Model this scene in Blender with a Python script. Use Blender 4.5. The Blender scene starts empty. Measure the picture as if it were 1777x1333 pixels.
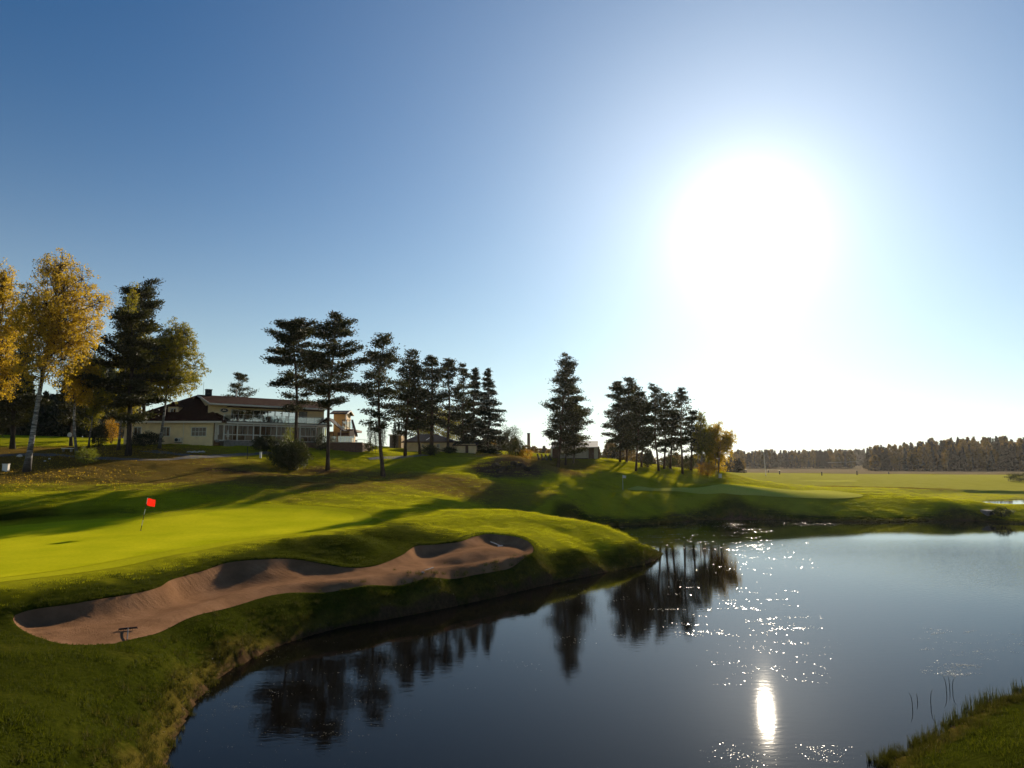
import bpy, math, random
import numpy as np
from mathutils import Vector, Matrix
from mathutils.geometry import delaunay_2d_cdt
rng = np.random.default_rng(7)
random.seed(7)
R = math.radians
scene = bpy.context.scene
COL = scene.collection

# ------------------------------------------------------------------ camera
CAM_H, FPX, PITCH = 8.0, 1200.0, R(6.37)
cam_data = bpy.data.cameras.new('camera')
cam_data.sensor_width = 36.0
cam_data.lens = 36.0 * FPX / 1777.0
cam_data.clip_start = 0.1
cam_data.clip_end = 9000.0
cam = bpy.data.objects.new('camera', cam_data)
cam.location = (0, 0, CAM_H)
cam.rotation_euler = (R(90) + PITCH, 0, 0)
COL.objects.link(cam)
scene.camera = cam

# ------------------------------------------------------------------ sky, sun, exposure
SUN_EL, SUN_AZ = R(18.1), R(19.35)
SUN = Vector((math.sin(SUN_AZ) * math.cos(SUN_EL), math.cos(SUN_AZ) * math.cos(SUN_EL), math.sin(SUN_EL)))
world = bpy.data.worlds.new('World')
scene.world = world
world.use_nodes = True
wn, wl = world.node_tree.nodes, world.node_tree.links
for n in list(wn):
    wn.remove(n)
w_out = wn.new('ShaderNodeOutputWorld')
sky = wn.new('ShaderNodeTexSky')
sky.sky_type = 'NISHITA'
sky.sun_disc = False
sky.sun_elevation = SUN_EL
sky.sun_rotation = SUN_AZ
sky.altitude = 50
sky.air_density = 1.6
sky.dust_density = 0.1
sky.ozone_density = 10.0
w_bg = wn.new('ShaderNodeBackground')
w_bg.inputs['Strength'].default_value = 0.05
w_wb = wn.new('ShaderNodeMix'); w_wb.data_type = 'RGBA'; w_wb.blend_type = 'MULTIPLY'; w_wb.inputs[0].default_value = 1.0
w_wb.inputs[7].default_value = (0.74, 0.95, 1.0, 1)
wl.new(sky.outputs[0], w_wb.inputs[6]); wl.new(w_wb.outputs[2], w_bg.inputs['Color'])
# circumsolar aureole of the thin autumn haze
w_tc = wn.new('ShaderNodeTexCoord')
w_dot = wn.new('ShaderNodeVectorMath'); w_dot.operation = 'DOT_PRODUCT'
w_dot.inputs[1].default_value = SUN
wl.new(w_tc.outputs['Generated'], w_dot.inputs[0])
w_cl = wn.new('ShaderNodeMath'); w_cl.operation = 'MAXIMUM'; w_cl.inputs[1].default_value = 0.0
wl.new(w_dot.outputs['Value'], w_cl.inputs[0])
glows = []
for lobes, col in ((((0.45, 320.0), (0.28, 40.0)), (1.06, 1.0, 0.88, 1)), (((0.225, 8.0),), (0.90, 1.0, 0.98, 1))):
    prev = None
    for amp, ex in lobes:
        pw = wn.new('ShaderNodeMath'); pw.operation = 'POWER'; pw.inputs[1].default_value = ex
        wl.new(w_cl.outputs[0], pw.inputs[0])
        ml = wn.new('ShaderNodeMath'); ml.operation = 'MULTIPLY'; ml.inputs[1].default_value = amp
        wl.new(pw.outputs[0], ml.inputs[0])
        if prev is None:
            prev = ml
        else:
            ad = wn.new('ShaderNodeMath'); ad.operation = 'ADD'
            wl.new(prev.outputs[0], ad.inputs[0]); wl.new(ml.outputs[0], ad.inputs[1])
            prev = ad
    g_ = wn.new('ShaderNodeBackground'); g_.inputs['Color'].default_value = col
    wl.new(prev.outputs[0], g_.inputs['Strength'])
    glows.append(g_)
w_gl = wn.new('ShaderNodeAddShader')
wl.new(glows[0].outputs[0], w_gl.inputs[0]); wl.new(glows[1].outputs[0], w_gl.inputs[1])
# pale ground-layer haze that whitens the sky towards the whole horizon
w_sz = wn.new('ShaderNodeSeparateXYZ'); wl.new(w_tc.outputs['Generated'], w_sz.inputs[0])
w_inv = wn.new('ShaderNodeMath'); w_inv.operation = 'SUBTRACT'; w_inv.use_clamp = True; w_inv.inputs[0].default_value = 1.0
wl.new(w_sz.outputs['Z'], w_inv.inputs[1])
w_pw = wn.new('ShaderNodeMath'); w_pw.operation = 'POWER'; w_pw.inputs[1].default_value = 6.0
wl.new(w_inv.outputs[0], w_pw.inputs[0])
w_hz = wn.new('ShaderNodeBackground'); w_hz.inputs['Color'].default_value = (0.52, 0.53, 0.45, 1)
wl.new(w_pw.outputs[0], w_hz.inputs['Strength'])
w_add = wn.new('ShaderNodeAddShader'); w_add2 = wn.new('ShaderNodeAddShader')
wl.new(w_bg.outputs[0], w_add.inputs[0]); wl.new(w_gl.outputs[0], w_add.inputs[1])
wl.new(w_add.outputs[0], w_add2.inputs[0]); wl.new(w_hz.outputs[0], w_add2.inputs[1])
wl.new(w_add2.outputs[0], w_out.inputs['Surface'])

sun_l = bpy.data.lights.new('sun', 'SUN')
sun_l.energy = 5.0
sun_l.angle = R(0.53)
sun_l.color = (1.0, 0.86, 0.66)
sun_o = bpy.data.objects.new('sun', sun_l)
sun_o.rotation_euler = SUN.to_track_quat('Z', 'Y').to_euler()
sun_o.location = (60, 170, 60)
COL.objects.link(sun_o)

vs = scene.view_settings
vs.view_transform = 'Standard'
vs.look = 'None'
vs.exposure = 0.58
vs.gamma = 1.0
vs.use_curve_mapping = False
cy = scene.cycles
cy.use_denoising = True
cy.max_bounces = 6
cy.diffuse_bounces = 3
cy.glossy_bounces = 3
cy.transmission_bounces = 4
cy.transparent_max_bounces = 8
cy.caustics_reflective = False
cy.caustics_refractive = False
cy.sample_clamp_indirect = 6.0

# ------------------------------------------------------------------ projection helpers (photo pixel -> point of the place)
CP, SP = math.cos(PITCH), math.sin(PITCH)
def ray(px, py):
    a, b = px - 888.5, 666.5 - py
    y = FPX * CP - b * SP
    return a / y, (FPX * SP + b * CP) / y          # x and z gained per metre of depth
def Pz(px, py, z):
    rx, rz = ray(px, py)
    d = (z - CAM_H) / rz
    return np.array((rx * d, d, z))
def Pd(px, py, d):
    rx, rz = ray(px, py)
    return np.array((rx * d, d, CAM_H + rz * d))

def catmull(pts, closed=True, step=0.3):
    pts = np.asarray(pts, float)
    n = len(pts)
    out = []
    rngi = range(n if closed else n - 1)
    for i in rngi:
        if closed:
            p0, p1, p2, p3 = pts[(i - 1) % n], pts[i], pts[(i + 1) % n], pts[(i + 2) % n]
        else:
            p0, p1, p2, p3 = pts[max(i - 1, 0)], pts[i], pts[i + 1], pts[min(i + 2, n - 1)]
        k = max(1, int(np.linalg.norm((p2 - p1)[:2]) / step))
        for j in range(k):
            t = j / k
            out.append(0.5 * ((2 * p1) + (-p0 + p2) * t + (2 * p0 - 5 * p1 + 4 * p2 - p3) * t * t + (-p0 + 3 * p1 - 3 * p2 + p3) * t ** 3))
    if not closed:
        out.append(pts[-1])
    return np.array(out)

def poly_sd(X, Y, poly, far=1e9):
    """signed distance to a closed outline: negative inside"""
    shp = X.shape
    x, y = X.ravel(), Y.ravel()
    res = np.full(x.shape, far)
    lo, hi = poly[:, :2].min(0) - 6, poly[:, :2].max(0) + 6
    m = np.where((x > lo[0]) & (x < hi[0]) & (y > lo[1]) & (y < hi[1]))[0]
    A = poly[:, :2]; B = np.roll(A, -1, 0)
    D = B - A
    L2 = (D ** 2).sum(1) + 1e-12
    for s in range(0, len(m), 6000):
        ii = m[s:s + 6000]
        px_, py_ = x[ii][:, None], y[ii][:, None]
        t = np.clip(((px_ - A[:, 0]) * D[:, 0] + (py_ - A[:, 1]) * D[:, 1]) / L2, 0, 1)
        dx, dy = px_ - A[:, 0] - t * D[:, 0], py_ - A[:, 1] - t * D[:, 1]
        dist = np.sqrt((dx * dx + dy * dy).min(1))
        cond = (A[:, 1] > py_) != (B[:, 1] > py_)
        xin = D[:, 0] * (py_ - A[:, 1]) / np.where(np.abs(D[:, 1]) < 1e-12, 1e-12, D[:, 1]) + A[:, 0]
        ins = (np.sum(cond & (px_ < xin), 1) % 2) == 1
        res[ii] = np.where(ins, -dist, dist)
    return res.reshape(shp)

def smooth01(a):
    a = np.clip(a, 0, 1)
    return a * a * (3 - 2 * a)

_wv = rng.uniform(0, 2 * math.pi, (80, 2))
def wobble(X, Y, wl_, k0=0, n=8):
    """smooth random relief of about the given wavelength, -1..1"""
    out = 0
    for i in range(n):
        th = _wv[k0 + i, 0]
        kk = 2 * math.pi / (wl_ * (0.7 + 0.6 * (i / n)))
        out = out + np.sin(kk * (X * math.cos(th) + Y * math.sin(th)) + _wv[k0 + i, 1] * 3)
    return out / (n ** 0.5 * 1.3)

# ------------------------------------------------------------------ object helpers
ORG = {}
def tag(o, label=None, cat=None, group=None, kind=None):
    if label: o['label'] = label
    if cat: o['category'] = cat
    if group: o['group'] = group
    if kind: o['kind'] = kind
    return o
def empty(name, loc, label, cat, group=None):
    o = bpy.data.objects.new(name, None)
    o.empty_display_size = 0.3
    o.location = tuple(float(v) for v in loc)
    COL.objects.link(o)
    ORG[o] = np.array(loc, float)
    return tag(o, label, cat, group)
def link_mesh(name, me, mat, parent=None):
    o = bpy.data.objects.new(name, me)
    if mat is not None:
        me.materials.append(mat)
    COL.objects.link(o)
    if parent is not None:
        o.parent = parent
        ORG[o] = ORG[parent]
    return o
def mesh_np(name, V, F, smooth=False):
    """mesh from arrays; F is (n,3) or (n,4)"""
    me = bpy.data.meshes.new(name)
    V = np.asarray(V, np.float32); F = np.asarray(F, np.int32)
    me.vertices.add(len(V)); me.vertices.foreach_set('co', V.ravel())
    k = F.shape[1]
    me.loops.add(F.size); me.loops.foreach_set('vertex_index', F.ravel())
    me.polygons.add(len(F))
    me.polygons.foreach_set('loop_start', np.arange(0, F.size, k, dtype=np.int32))
    if smooth:
        me.polygons.foreach_set('use_smooth', np.ones(len(F), bool))
    me.update(calc_edges=True)
    return me

class MB:
    """collects boxes, prisms, tubes and sheets in place coordinates, builds ONE mesh"""
    def __init__(self, T=None):
        self.v, self.f, self.T = [], [], T
    def pt(self, p):
        return self.T(p) if self.T else tuple(p)
    def verts(self, ps, fs):
        b = len(self.v)
        self.v += [self.pt(p) for p in ps]
        self.f += [tuple(b + i for i in f) for f in fs]
        return self
    def box(self, x0, x1, y0, y1, z0, z1):
        ps = [(x0, y0, z0), (x1, y0, z0), (x1, y1, z0), (x0, y1, z0), (x0, y0, z1), (x1, y0, z1), (x1, y1, z1), (x0, y1, z1)]
        return self.verts(ps, [(0, 3, 2, 1), (4, 5, 6, 7), (0, 1, 5, 4), (1, 2, 6, 5), (2, 3, 7, 6), (3, 0, 4, 7)])
    def slab(self, quad, t):
        """a quad thickened downwards by t"""
        q = [tuple(p) for p in quad]
        n = len(q)
        ps = q + [(p[0], p[1], p[2] - t) for p in q]
        fs = [tuple(range(n)), tuple(range(2 * n - 1, n - 1, -1))] + [(i, i + n, (i + 1) % n + n, (i + 1) % n) for i in range(n)]
        return self.verts(ps, fs)
    def tube(self, pts, rads, k=8, cap=True):
        pts = [Vector(tuple(p)) for p in pts]
        b = len(self.v)
        n = len(pts)
        for i, p in enumerate(pts):
            d = (pts[min(i + 1, n - 1)] - pts[max(i - 1, 0)]).normalized()
            a = d.orthogonal().normalized() if abs(d.z) < 0.9 else Vector((1, 0, 0)) - d * d.x
            a.normalize()
            c = d.cross(a)
            r = rads[i] if hasattr(rads, '__len__') else rads
            for j in range(k):
                t = 2 * math.pi * j / k
                self.v.append(self.pt(p + a * (math.cos(t) * r) + c * (math.sin(t) * r)))
        for i in range(n - 1):
            for j in range(k):
                self.f.append((b + i * k + j, b + i * k + (j + 1) % k, b + (i + 1) * k + (j + 1) % k, b + (i + 1) * k + j))
        if cap:
            self.f.append(tuple(b + j for j in range(k - 1, -1, -1)))
            self.f.append(tuple(b + (n - 1) * k + j for j in range(k)))
        return self
    def lathe(self, c, prof, k=12):
        """profile [(r, z)] turned about a vertical axis through c"""
        b = len(self.v)
        for r, z in prof:
            for j in range(k):
                t = 2 * math.pi * j / k
                self.v.append(self.pt((c[0] + r * math.cos(t), c[1] + r * math.sin(t), c[2] + z)))
        n = len(prof)
        for i in range(n - 1):
            for j in range(k):
                self.f.append((b + i * k + j, b + i * k + (j + 1) % k, b + (i + 1) * k + (j + 1) % k, b + (i + 1) * k + j))
        self.f.append(tuple(b + j for j in range(k - 1, -1, -1)))
        self.f.append(tuple(b + (n - 1) * k + j for j in range(k)))
        return self
    def build(self, name, mat, parent=None, smooth=False):
        me = bpy.data.meshes.new(name)
        o0 = ORG[parent] if parent is not None else np.zeros(3)
        me.from_pydata([(p[0] - o0[0], p[1] - o0[1], p[2] - o0[2]) for p in self.v], [], self.f)
        if smooth:
            me.polygons.foreach_set('use_smooth', [True] * len(me.polygons))
        me.update()
        return link_mesh(name, me, mat, parent)

# ------------------------------------------------------------------ materials
def nodes(name):
    m = bpy.data.materials.new(name)
    m.use_nodes = True
    nt = m.node_tree
    return m, nt.nodes, nt.links, nt.nodes['Principled BSDF'], nt.nodes['Material Output']
def noise(N, L, scale, detail=4.0, rough=0.6, coord='Object', vec=None, stretch=None):
    t = N.new('ShaderNodeTexNoise')
    t.inputs['Scale'].default_value = scale
    t.inputs['Detail'].default_value = detail
    t.inputs['Roughness'].default_value = rough
    tc = N.new('ShaderNodeTexCoord')
    src = tc.outputs[coord]
    if stretch:
        mp = N.new('ShaderNodeMapping'); mp.inputs['Scale'].default_value = stretch[:3]
        if len(stretch) > 3: mp.inputs['Rotation'].default_value = (0, 0, stretch[3])
        L.new(src, mp.inputs['Vector']); src = mp.outputs[0]
    L.new(src, t.inputs['Vector'])
    return t
def ramp(N, L, src, stops):
    r = N.new('ShaderNodeValToRGB')
    e = r.color_ramp.elements
    while len(e) < len(stops):
        e.new(0.5)
    for el, (p, c) in zip(e, stops):
        el.position = p; el.color = (*c, 1)
    L.new(src, r.inputs['Fac'])
    return r
def mixc(N, L, fac, a, b, mode='MIX'):
    m = N.new('ShaderNodeMix'); m.data_type = 'RGBA'; m.blend_type = mode
    for s, v in ((m.inputs[0], fac), (m.inputs[6], a), (m.inputs[7], b)):
        if hasattr(v, 'is_linked') or hasattr(v, 'links'):
            L.new(v, s)
        else:
            s.default_value = v if not hasattr(v, '__len__') else (*v, 1)
    return m.outputs[2]
def bump(N, L, P, src, strength, dist):
    b = N.new('ShaderNodeBump')
    b.inputs['Strength'].default_value = strength
    b.inputs['Distance'].default_value = dist
    L.new(src, b.inputs['Height'])
    L.new(b.outputs[0], P.inputs['Normal'])
    return b
def plain(name, col, rough=0.7, var=0.2, scale=3.0, metal=0.0, spec=0.4, stretch=None, bmp=0.0):
    m, N, L, P, O = nodes(name)
    t = noise(N, L, scale, 5.0, 0.65, stretch=stretch)
    c0 = tuple(v * (1 - var) for v in col); c1 = tuple(min(1, v * (1 + var)) for v in col)
    r = ramp(N, L, t.outputs['Fac'], [(0.3, c0), (0.7, c1)])
    L.new(r.outputs[0], P.inputs['Base Color'])
    P.inputs['Roughness'].default_value = rough
    P.inputs['Metallic'].default_value = metal
    P.inputs['Specular IOR Level'].default_value = spec
    if bmp:
        bump(N, L, P, t.outputs['Fac'], 0.6, bmp)
    return m
def leafy(name, stops, trans=0.45, rough=0.6, clump=0.0, gain=1.2):
    """leaves: colour differs from leaf to leaf, light passes through"""
    m, N, L, P, O = nodes(name)
    g = N.new('ShaderNodeNewGeometry')
    src = g.outputs['Random Per Island']
    if clump:
        t = noise(N, L, clump, 2.0)
        a = N.new('ShaderNodeMath'); a.operation = 'MULTIPLY_ADD'; a.inputs[1].default_value = 0.45
        L.new(src, a.inputs[0])
        s2 = N.new('ShaderNodeMath'); s2.operation = 'MULTIPLY'; s2.inputs[1].default_value = 0.55
        L.new(t.outputs['Fac'], s2.inputs[0]); L.new(s2.outputs[0], a.inputs[2])
        src = a.outputs[0]
    r = ramp(N, L, src, stops)
    L.new(r.outputs[0], P.inputs['Base Color'])
    P.inputs['Roughness'].default_value = rough
    P.inputs['Specular IOR Level'].default_value = 0.3
    tr = N.new('ShaderNodeBsdfTranslucent')
    tc = mixc(N, L, 1.0, r.outputs[0], (gain, gain * 1.02, gain * 0.6), 'MULTIPLY')
    L.new(tc, tr.inputs['Color'])
    mx = N.new('ShaderNodeMixShader'); mx.inputs[0].default_value = trans
    L.new(P.outputs[0], mx.inputs[1]); L.new(tr.outputs[0], mx.inputs[2])
    L.new(mx.outputs[0], O.inputs['Surface'])
    return m
M = {}
def ground_material():
    m, N, L, P, O = nodes('grass_ground')
    n1 = noise(N, L, 0.35, 6.0, 0.6)
    n2 = noise(N, L, 6.0, 6.0, 0.7)
    n3 = noise(N, L, 45.0, 4.0, 0.7)
    c = ramp(N, L, n1.outputs['Fac'], [(0.3, (0.024, 0.031, 0.003)), (0.55, (0.052, 0.060, 0.006)), (0.75, (0.10, 0.095, 0.012))])  # rough grass, with vignette-like dimming of the foreground put into its colour
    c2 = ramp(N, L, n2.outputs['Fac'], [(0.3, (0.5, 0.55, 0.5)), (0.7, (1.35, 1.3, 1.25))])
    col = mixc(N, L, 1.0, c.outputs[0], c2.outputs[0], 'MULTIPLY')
    def attr(nm):
        a = N.new('ShaderNodeAttribute'); a.attribute_name = nm
        return a.outputs['Fac']
    def masked(nm, col, other, tex):
        mm = N.new('ShaderNodeMath'); mm.operation = 'MULTIPLY_ADD'
        L.new(attr(nm), mm.inputs[0]); mm.inputs[1].default_value = 1.6
        s = N.new('ShaderNodeMath'); s.operation = 'MULTIPLY_ADD'; s.inputs[1].default_value = 1.2; s.inputs[2].default_value = -0.9
        L.new(tex, s.inputs[0]); L.new(s.outputs[0], mm.inputs[2])
        cl = N.new('ShaderNodeClamp'); L.new(mm.outputs[0], cl.inputs[0])
        return mixc(N, L, cl.outputs[0], col, other)
    dry = ramp(N, L, n2.outputs['Fac'], [(0.25, (0.12, 0.075, 0.018)), (0.5, (0.19, 0.125, 0.026)), (0.75, (0.26, 0.19, 0.05))])
    mown = ramp(N, L, n1.outputs['Fac'], [(0.3, (0.27, 0.265, 0.008)), (0.7, (0.37, 0.345, 0.014))])
    soil = ramp(N, L, n2.outputs['Fac'], [(0.3, (0.05, 0.030, 0.015)), (0.7, (0.15, 0.088, 0.045))])
    tan = ramp(N, L, n2.outputs['Fac'], [(0.3, (0.17, 0.125, 0.06)), (0.7, (0.30, 0.23, 0.13))])
    n4 = noise(N, L, 1.3, 6.0, 0.7)
    col = masked('mown', col, mown.outputs[0], n1.outputs['Fac'])
    fair_sheen = ramp(N, L, n1.outputs['Fac'], [(0.3, (0.36, 0.335, 0.045)), (0.7, (0.44, 0.40, 0.07))])  # far fairway, its sheen towards the sun painted as paler turf
    col = masked('fair_sheen', col, fair_sheen.outputs[0], n4.outputs['Fac'])
    col = masked('dry', col, dry.outputs[0], n4.outputs['Fac'])
    col = masked('tan', col, tan.outputs[0], n4.outputs['Fac'])
    col = masked('soil', col, soil.outputs[0], n4.outputs['Fac'])
    L.new(col, P.inputs['Base Color'])
    P.inputs['Roughness'].default_value = 1.0
    P.inputs['Specular IOR Level'].default_value = 0.0
    ad = N.new('ShaderNodeMath'); ad.operation = 'ADD'
    L.new(n2.outputs['Fac'], ad.inputs[0]); L.new(n3.outputs['Fac'], ad.inputs[1])
    bump(N, L, P, ad.outputs[0], 0.9, 0.10)
    return m
M['ground'] = ground_material()
def turf_material(name, c0, c1, fine=60.0, bdist=0.012, stripe=None, spec=0.0):
    m, N, L, P, O = nodes(name)
    n1 = noise(N, L, 0.25, 4.0, 0.55)
    n2 = noise(N, L, 5.0, 5.0, 0.65)
    n3 = noise(N, L, fine, 3.0, 0.7)
    c = ramp(N, L, n1.outputs['Fac'], [(0.3, c0), (0.7, c1)])
    k = ramp(N, L, n2.outputs['Fac'], [(0.3, (0.86, 0.88, 0.85)), (0.7, (1.1, 1.08, 1.1))])
    col = mixc(N, L, 1.0, c.outputs[0], k.outputs[0], 'MULTIPLY')
    if stripe:
        t = N.new('ShaderNodeTexWave'); t.wave_type = 'BANDS'; t.inputs['Scale'].default_value = 0.16; t.inputs['Distortion'].default_value = 0.6
        tc = N.new('ShaderNodeTexCoord'); mp = N.new('ShaderNodeMapping'); mp.inputs['Rotation'].default_value = (0, 0, stripe)
        L.new(tc.outputs['Object'], mp.inputs['Vector']); L.new(mp.outputs[0], t.inputs['Vector'])
        k2 = ramp(N, L, t.outputs['Fac'], [(0.35, (0.93, 0.94, 0.93)), (0.65, (1.05, 1.04, 1.05))])
        col = mixc(N, L, 1.0, col, k2.outputs[0], 'MULTIPLY')
    L.new(col, P.inputs['Base Color'])
    P.inputs['Roughness'].default_value = 0.6
    P.inputs['Specular IOR Level'].default_value = spec
    bump(N, L, P, n3.outputs['Fac'], 0.7, bdist)
    return m
M['green'] = turf_material('putting_turf', (0.38, 0.385, 0.006), (0.55, 0.505, 0.012))
M['far_green'] = turf_material('glare_pale_turf', (0.46, 0.43, 0.06), (0.52, 0.48, 0.08))  # glare sheen on the distant turf put in as a paler colour
M['collar'] = turf_material('collar_turf', (0.37, 0.36, 0.008), (0.44, 0.41, 0.012), 40.0, 0.02)
M['lip'] = turf_material('lip_turf', (0.10, 0.105, 0.008), (0.15, 0.145, 0.012), 30.0, 0.05)
def sand_material():
    m, N, L, P, O = nodes('bunker_sand')
    n1 = noise(N, L, 0.8, 6.0, 0.65)
    n2 = noise(N, L, 14.0, 6.0, 0.75)
    c = ramp(N, L, n1.outputs['Fac'], [(0.25, (0.165, 0.085, 0.042)), (0.55, (0.26, 0.138, 0.072)), (0.8, (0.34, 0.19, 0.105))])
    L.new(c.outputs[0], P.inputs['Base Color'])
    P.inputs['Roughness'].default_value = 0.95
    P.inputs['Specular IOR Level'].default_value = 0.0
    # rake tracks: rings round the left bay, streaks elsewhere
    tc = N.new('ShaderNodeTexCoord')
    mp = N.new('ShaderNodeMapping'); c0 = Pz(170, 1092, 1.75)
    mp.inputs['Location'].default_value = (-c0[0], -c0[1], 0)
    mp.inputs['Scale'].default_value = (1, 1, 0)
    L.new(tc.outputs['Object'], mp.inputs['Vector'])
    wv = N.new('ShaderNodeTexWave'); wv.wave_type = 'RINGS'; wv.rings_direction = 'Z'
    wv.inputs['Scale'].default_value = 1.1; wv.inputs['Distortion'].default_value = 2.2; wv.inputs['Detail'].default_value = 2.0; wv.inputs['Detail Scale'].default_value = 0.6
    L.new(mp.outputs[0], wv.inputs['Vector'])
    n4 = noise(N, L, 3.5, 5.0, 0.7, stretch=(0.35, 2.2, 1, 0.5))
    ad = N.new('ShaderNodeMath'); ad.operation = 'MULTIPLY_ADD'; ad.inputs[1].default_value = 0.10
    L.new(wv.outputs['Fac'], ad.inputs[0]); L.new(n2.outputs['Fac'], ad.inputs[2])
    ad2 = N.new('ShaderNodeMath'); ad2.operation = 'MULTIPLY_ADD'; ad2.inputs[1].default_value = 0.7
    L.new(n4.outputs['Fac'], ad2.inputs[0]); L.new(ad.outputs[0], ad2.inputs[2])
    bump(N, L, P, ad2.outputs[0], 1.0, 0.07)
    return m
M['sand'] = sand_material()
def water_material(name, ripple=1.0):
    m, N, L, P, O = nodes(name)
    P.inputs['Base Color'].default_value = (0.004, 0.0035, 0.003, 1)
    P.inputs['Roughness'].default_value = 0.022
    P.inputs['IOR'].default_value = 1.18
    P.inputs['Specular IOR Level'].default_value = 0.5
    # slow swell lines, fine ripples, and a ruffled patch where the breeze touches
    n1 = noise(N, L, 1.5, 2.0, 0.5, stretch=(0.9, 2.6, 1, R(-24)))
    n2 = noise(N, L, 6.0, 3.0, 0.55, stretch=(0.8, 2.0, 1, R(-10)))
    big = noise(N, L, 0.045, 2.0, 0.5)
    patch = N.new('ShaderNodeMapRange'); patch.inputs[1].default_value = 0.46; patch.inputs[2].default_value = 0.58
    L.new(big.outputs['Fac'], patch.inputs[0])
    tc = N.new('ShaderNodeTexCoord'); sx = N.new('ShaderNodeSeparateXYZ'); L.new(tc.outputs['Object'], sx.inputs[0])
    mr = N.new('ShaderNodeMapRange'); mr.inputs[1].default_value = 16.0; mr.inputs[2].default_value = 38.0
    L.new(sx.outputs['X'], mr.inputs[0])
    my = N.new('ShaderNodeMapRange'); my.inputs[1].default_value = 34.0; my.inputs[2].default_value = 46.0
    L.new(sx.outputs['Y'], my.inputs[0])
    my2 = N.new('ShaderNodeMapRange'); my2.inputs[1].default_value = 74.0; my2.inputs[2].default_value = 62.0
    L.new(sx.outputs['Y'], my2.inputs[0])
    def mul(a, b):
        q = N.new('ShaderNodeMath'); q.operation = 'MULTIPLY'
        for s, v in ((q.inputs[0], a), (q.inputs[1], b)):
            if hasattr(v, 'links'): L.new(v, s)
            else: s.default_value = v
        return q.outputs[0]
    def add(a, b):
        q = N.new('ShaderNodeMath'); q.operation = 'ADD'
        L.new(a, q.inputs[0]); L.new(b, q.inputs[1])
        return q.outputs[0]
    breeze = mul(mul(mr.outputs[0], my.outputs[0]), my2.outputs[0])
    n3 = noise(N, L, 3.2, 3.0, 0.6, stretch=(1.0, 1.5, 1, R(20)))
    h = add(mul(n1.outputs['Fac'], 0.5), mul(n2.outputs['Fac'], 0.2))
    h = add(h, mul(mul(n3.outputs['Fac'], breeze), 8.0))
    b = bump(N, L, P, h, 1.0, 0.0032 * ripple)
    return m
M['water'] = water_material('pond_water')
M['water2'] = water_material('upper_pond_water', 0.5)

# ================================================================== TERRAIN
# shoreline of the pond, seen from the photo where it shows, closed plausibly where it does not
shore_px = [(285, 1333), (301, 1287), (318, 1252), (336, 1217), (367, 1188), (395, 1164), (437, 1142), (489, 1119), (559, 1097), (618, 1084), (716, 1066), (815, 1046),
            (894, 1027), (972, 1010), (1051, 993), (1110, 981), (1140, 970), (1144, 960)]
shore = [Pz(x, y, 0)[:2] for x, y in shore_px]
shore += [np.array(p) for p in ((11.5, 63.0), (9.0, 67.5), (6.5, 73.0), (6.0, 79.0), (9.0, 84.5))]
shore += [Pz(x, y, 0)[:2] for x, y in ((1054, 914), (1112, 911), (1170, 907), (1215, 903), (1262, 899), (1324, 901), (1428, 905), (1547, 906), (1665, 903), (1720, 906), (1777, 909))]
shore += [np.array(p) for p in ((84, 90), (96, 82), (92, 66), (70, 52), (46, 40), (29, 31.0))]
shore += [Pz(x, y, 0)[:2] for x, y in ((1777, 1203), (1725, 1222), (1690, 1238), (1650, 1262), (1612, 1288), (1575, 1312), (1535, 1333))]
shore += [np.array(p) for p in ((8.6, 15.0), (6.0, 11.0), (1.0, 9.2), (-4.5, 11.0), (-8.0, 15.0))]
POND = catmull(shore, True, 0.4)
pond2 = [Pz(x, y, 1.5)[:2] for x, y in ((1703, 871), (1735, 875.5), (1790, 876.5))] + [np.array(p) for p in ((112, 112), (120, 124), (104, 126))] + [Pz(x, y, 1.5)[:2] for x, y in ((1777, 866.5), (1740, 868))]
POND2 = catmull(pond2, True, 0.6)

# bunker outlines (pixel, pixel, height of the edge)
bunker_px = [(19, 1077, 2.1), (34, 1062, 2.3), (66, 1053, 2.4), (126, 1045, 2.45), (189, 1036, 2.45), (236, 1028, 2.45), (274, 1017, 2.5), (299, 1004, 2.55), (356, 988, 2.62), (394, 976, 2.75), (457, 968, 2.85),
             (510, 970, 2.62), (560, 978, 2.32), (600, 985, 2.08), (640, 984, 1.98), (675, 974, 2.05), (701, 961, 2.22), (718, 948, 2.40), (748, 943, 2.5), (795, 940, 2.52), (823, 931, 2.65), (850, 927, 2.7), (894, 931, 2.6), (917, 940, 2.4),
             (927, 952, 2.15), (917, 962, 1.95), (874, 978, 1.7), (815, 992, 1.55), (756, 1001, 1.55), (677, 1012, 1.55), (578, 1024, 1.55), (488, 1034, 1.55), (410, 1051, 1.6), (331, 1073, 1.7), (268, 1098, 1.75), (220, 1113, 1.8), (189, 1120, 1.85), (126, 1121, 1.9), (79, 1112, 1.95), (41, 1095, 2.0)]
bunker_pts = np.array([Pz(*b) for b in bunker_px])
BUNKER = catmull(bunker_pts, True, 0.22)
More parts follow.
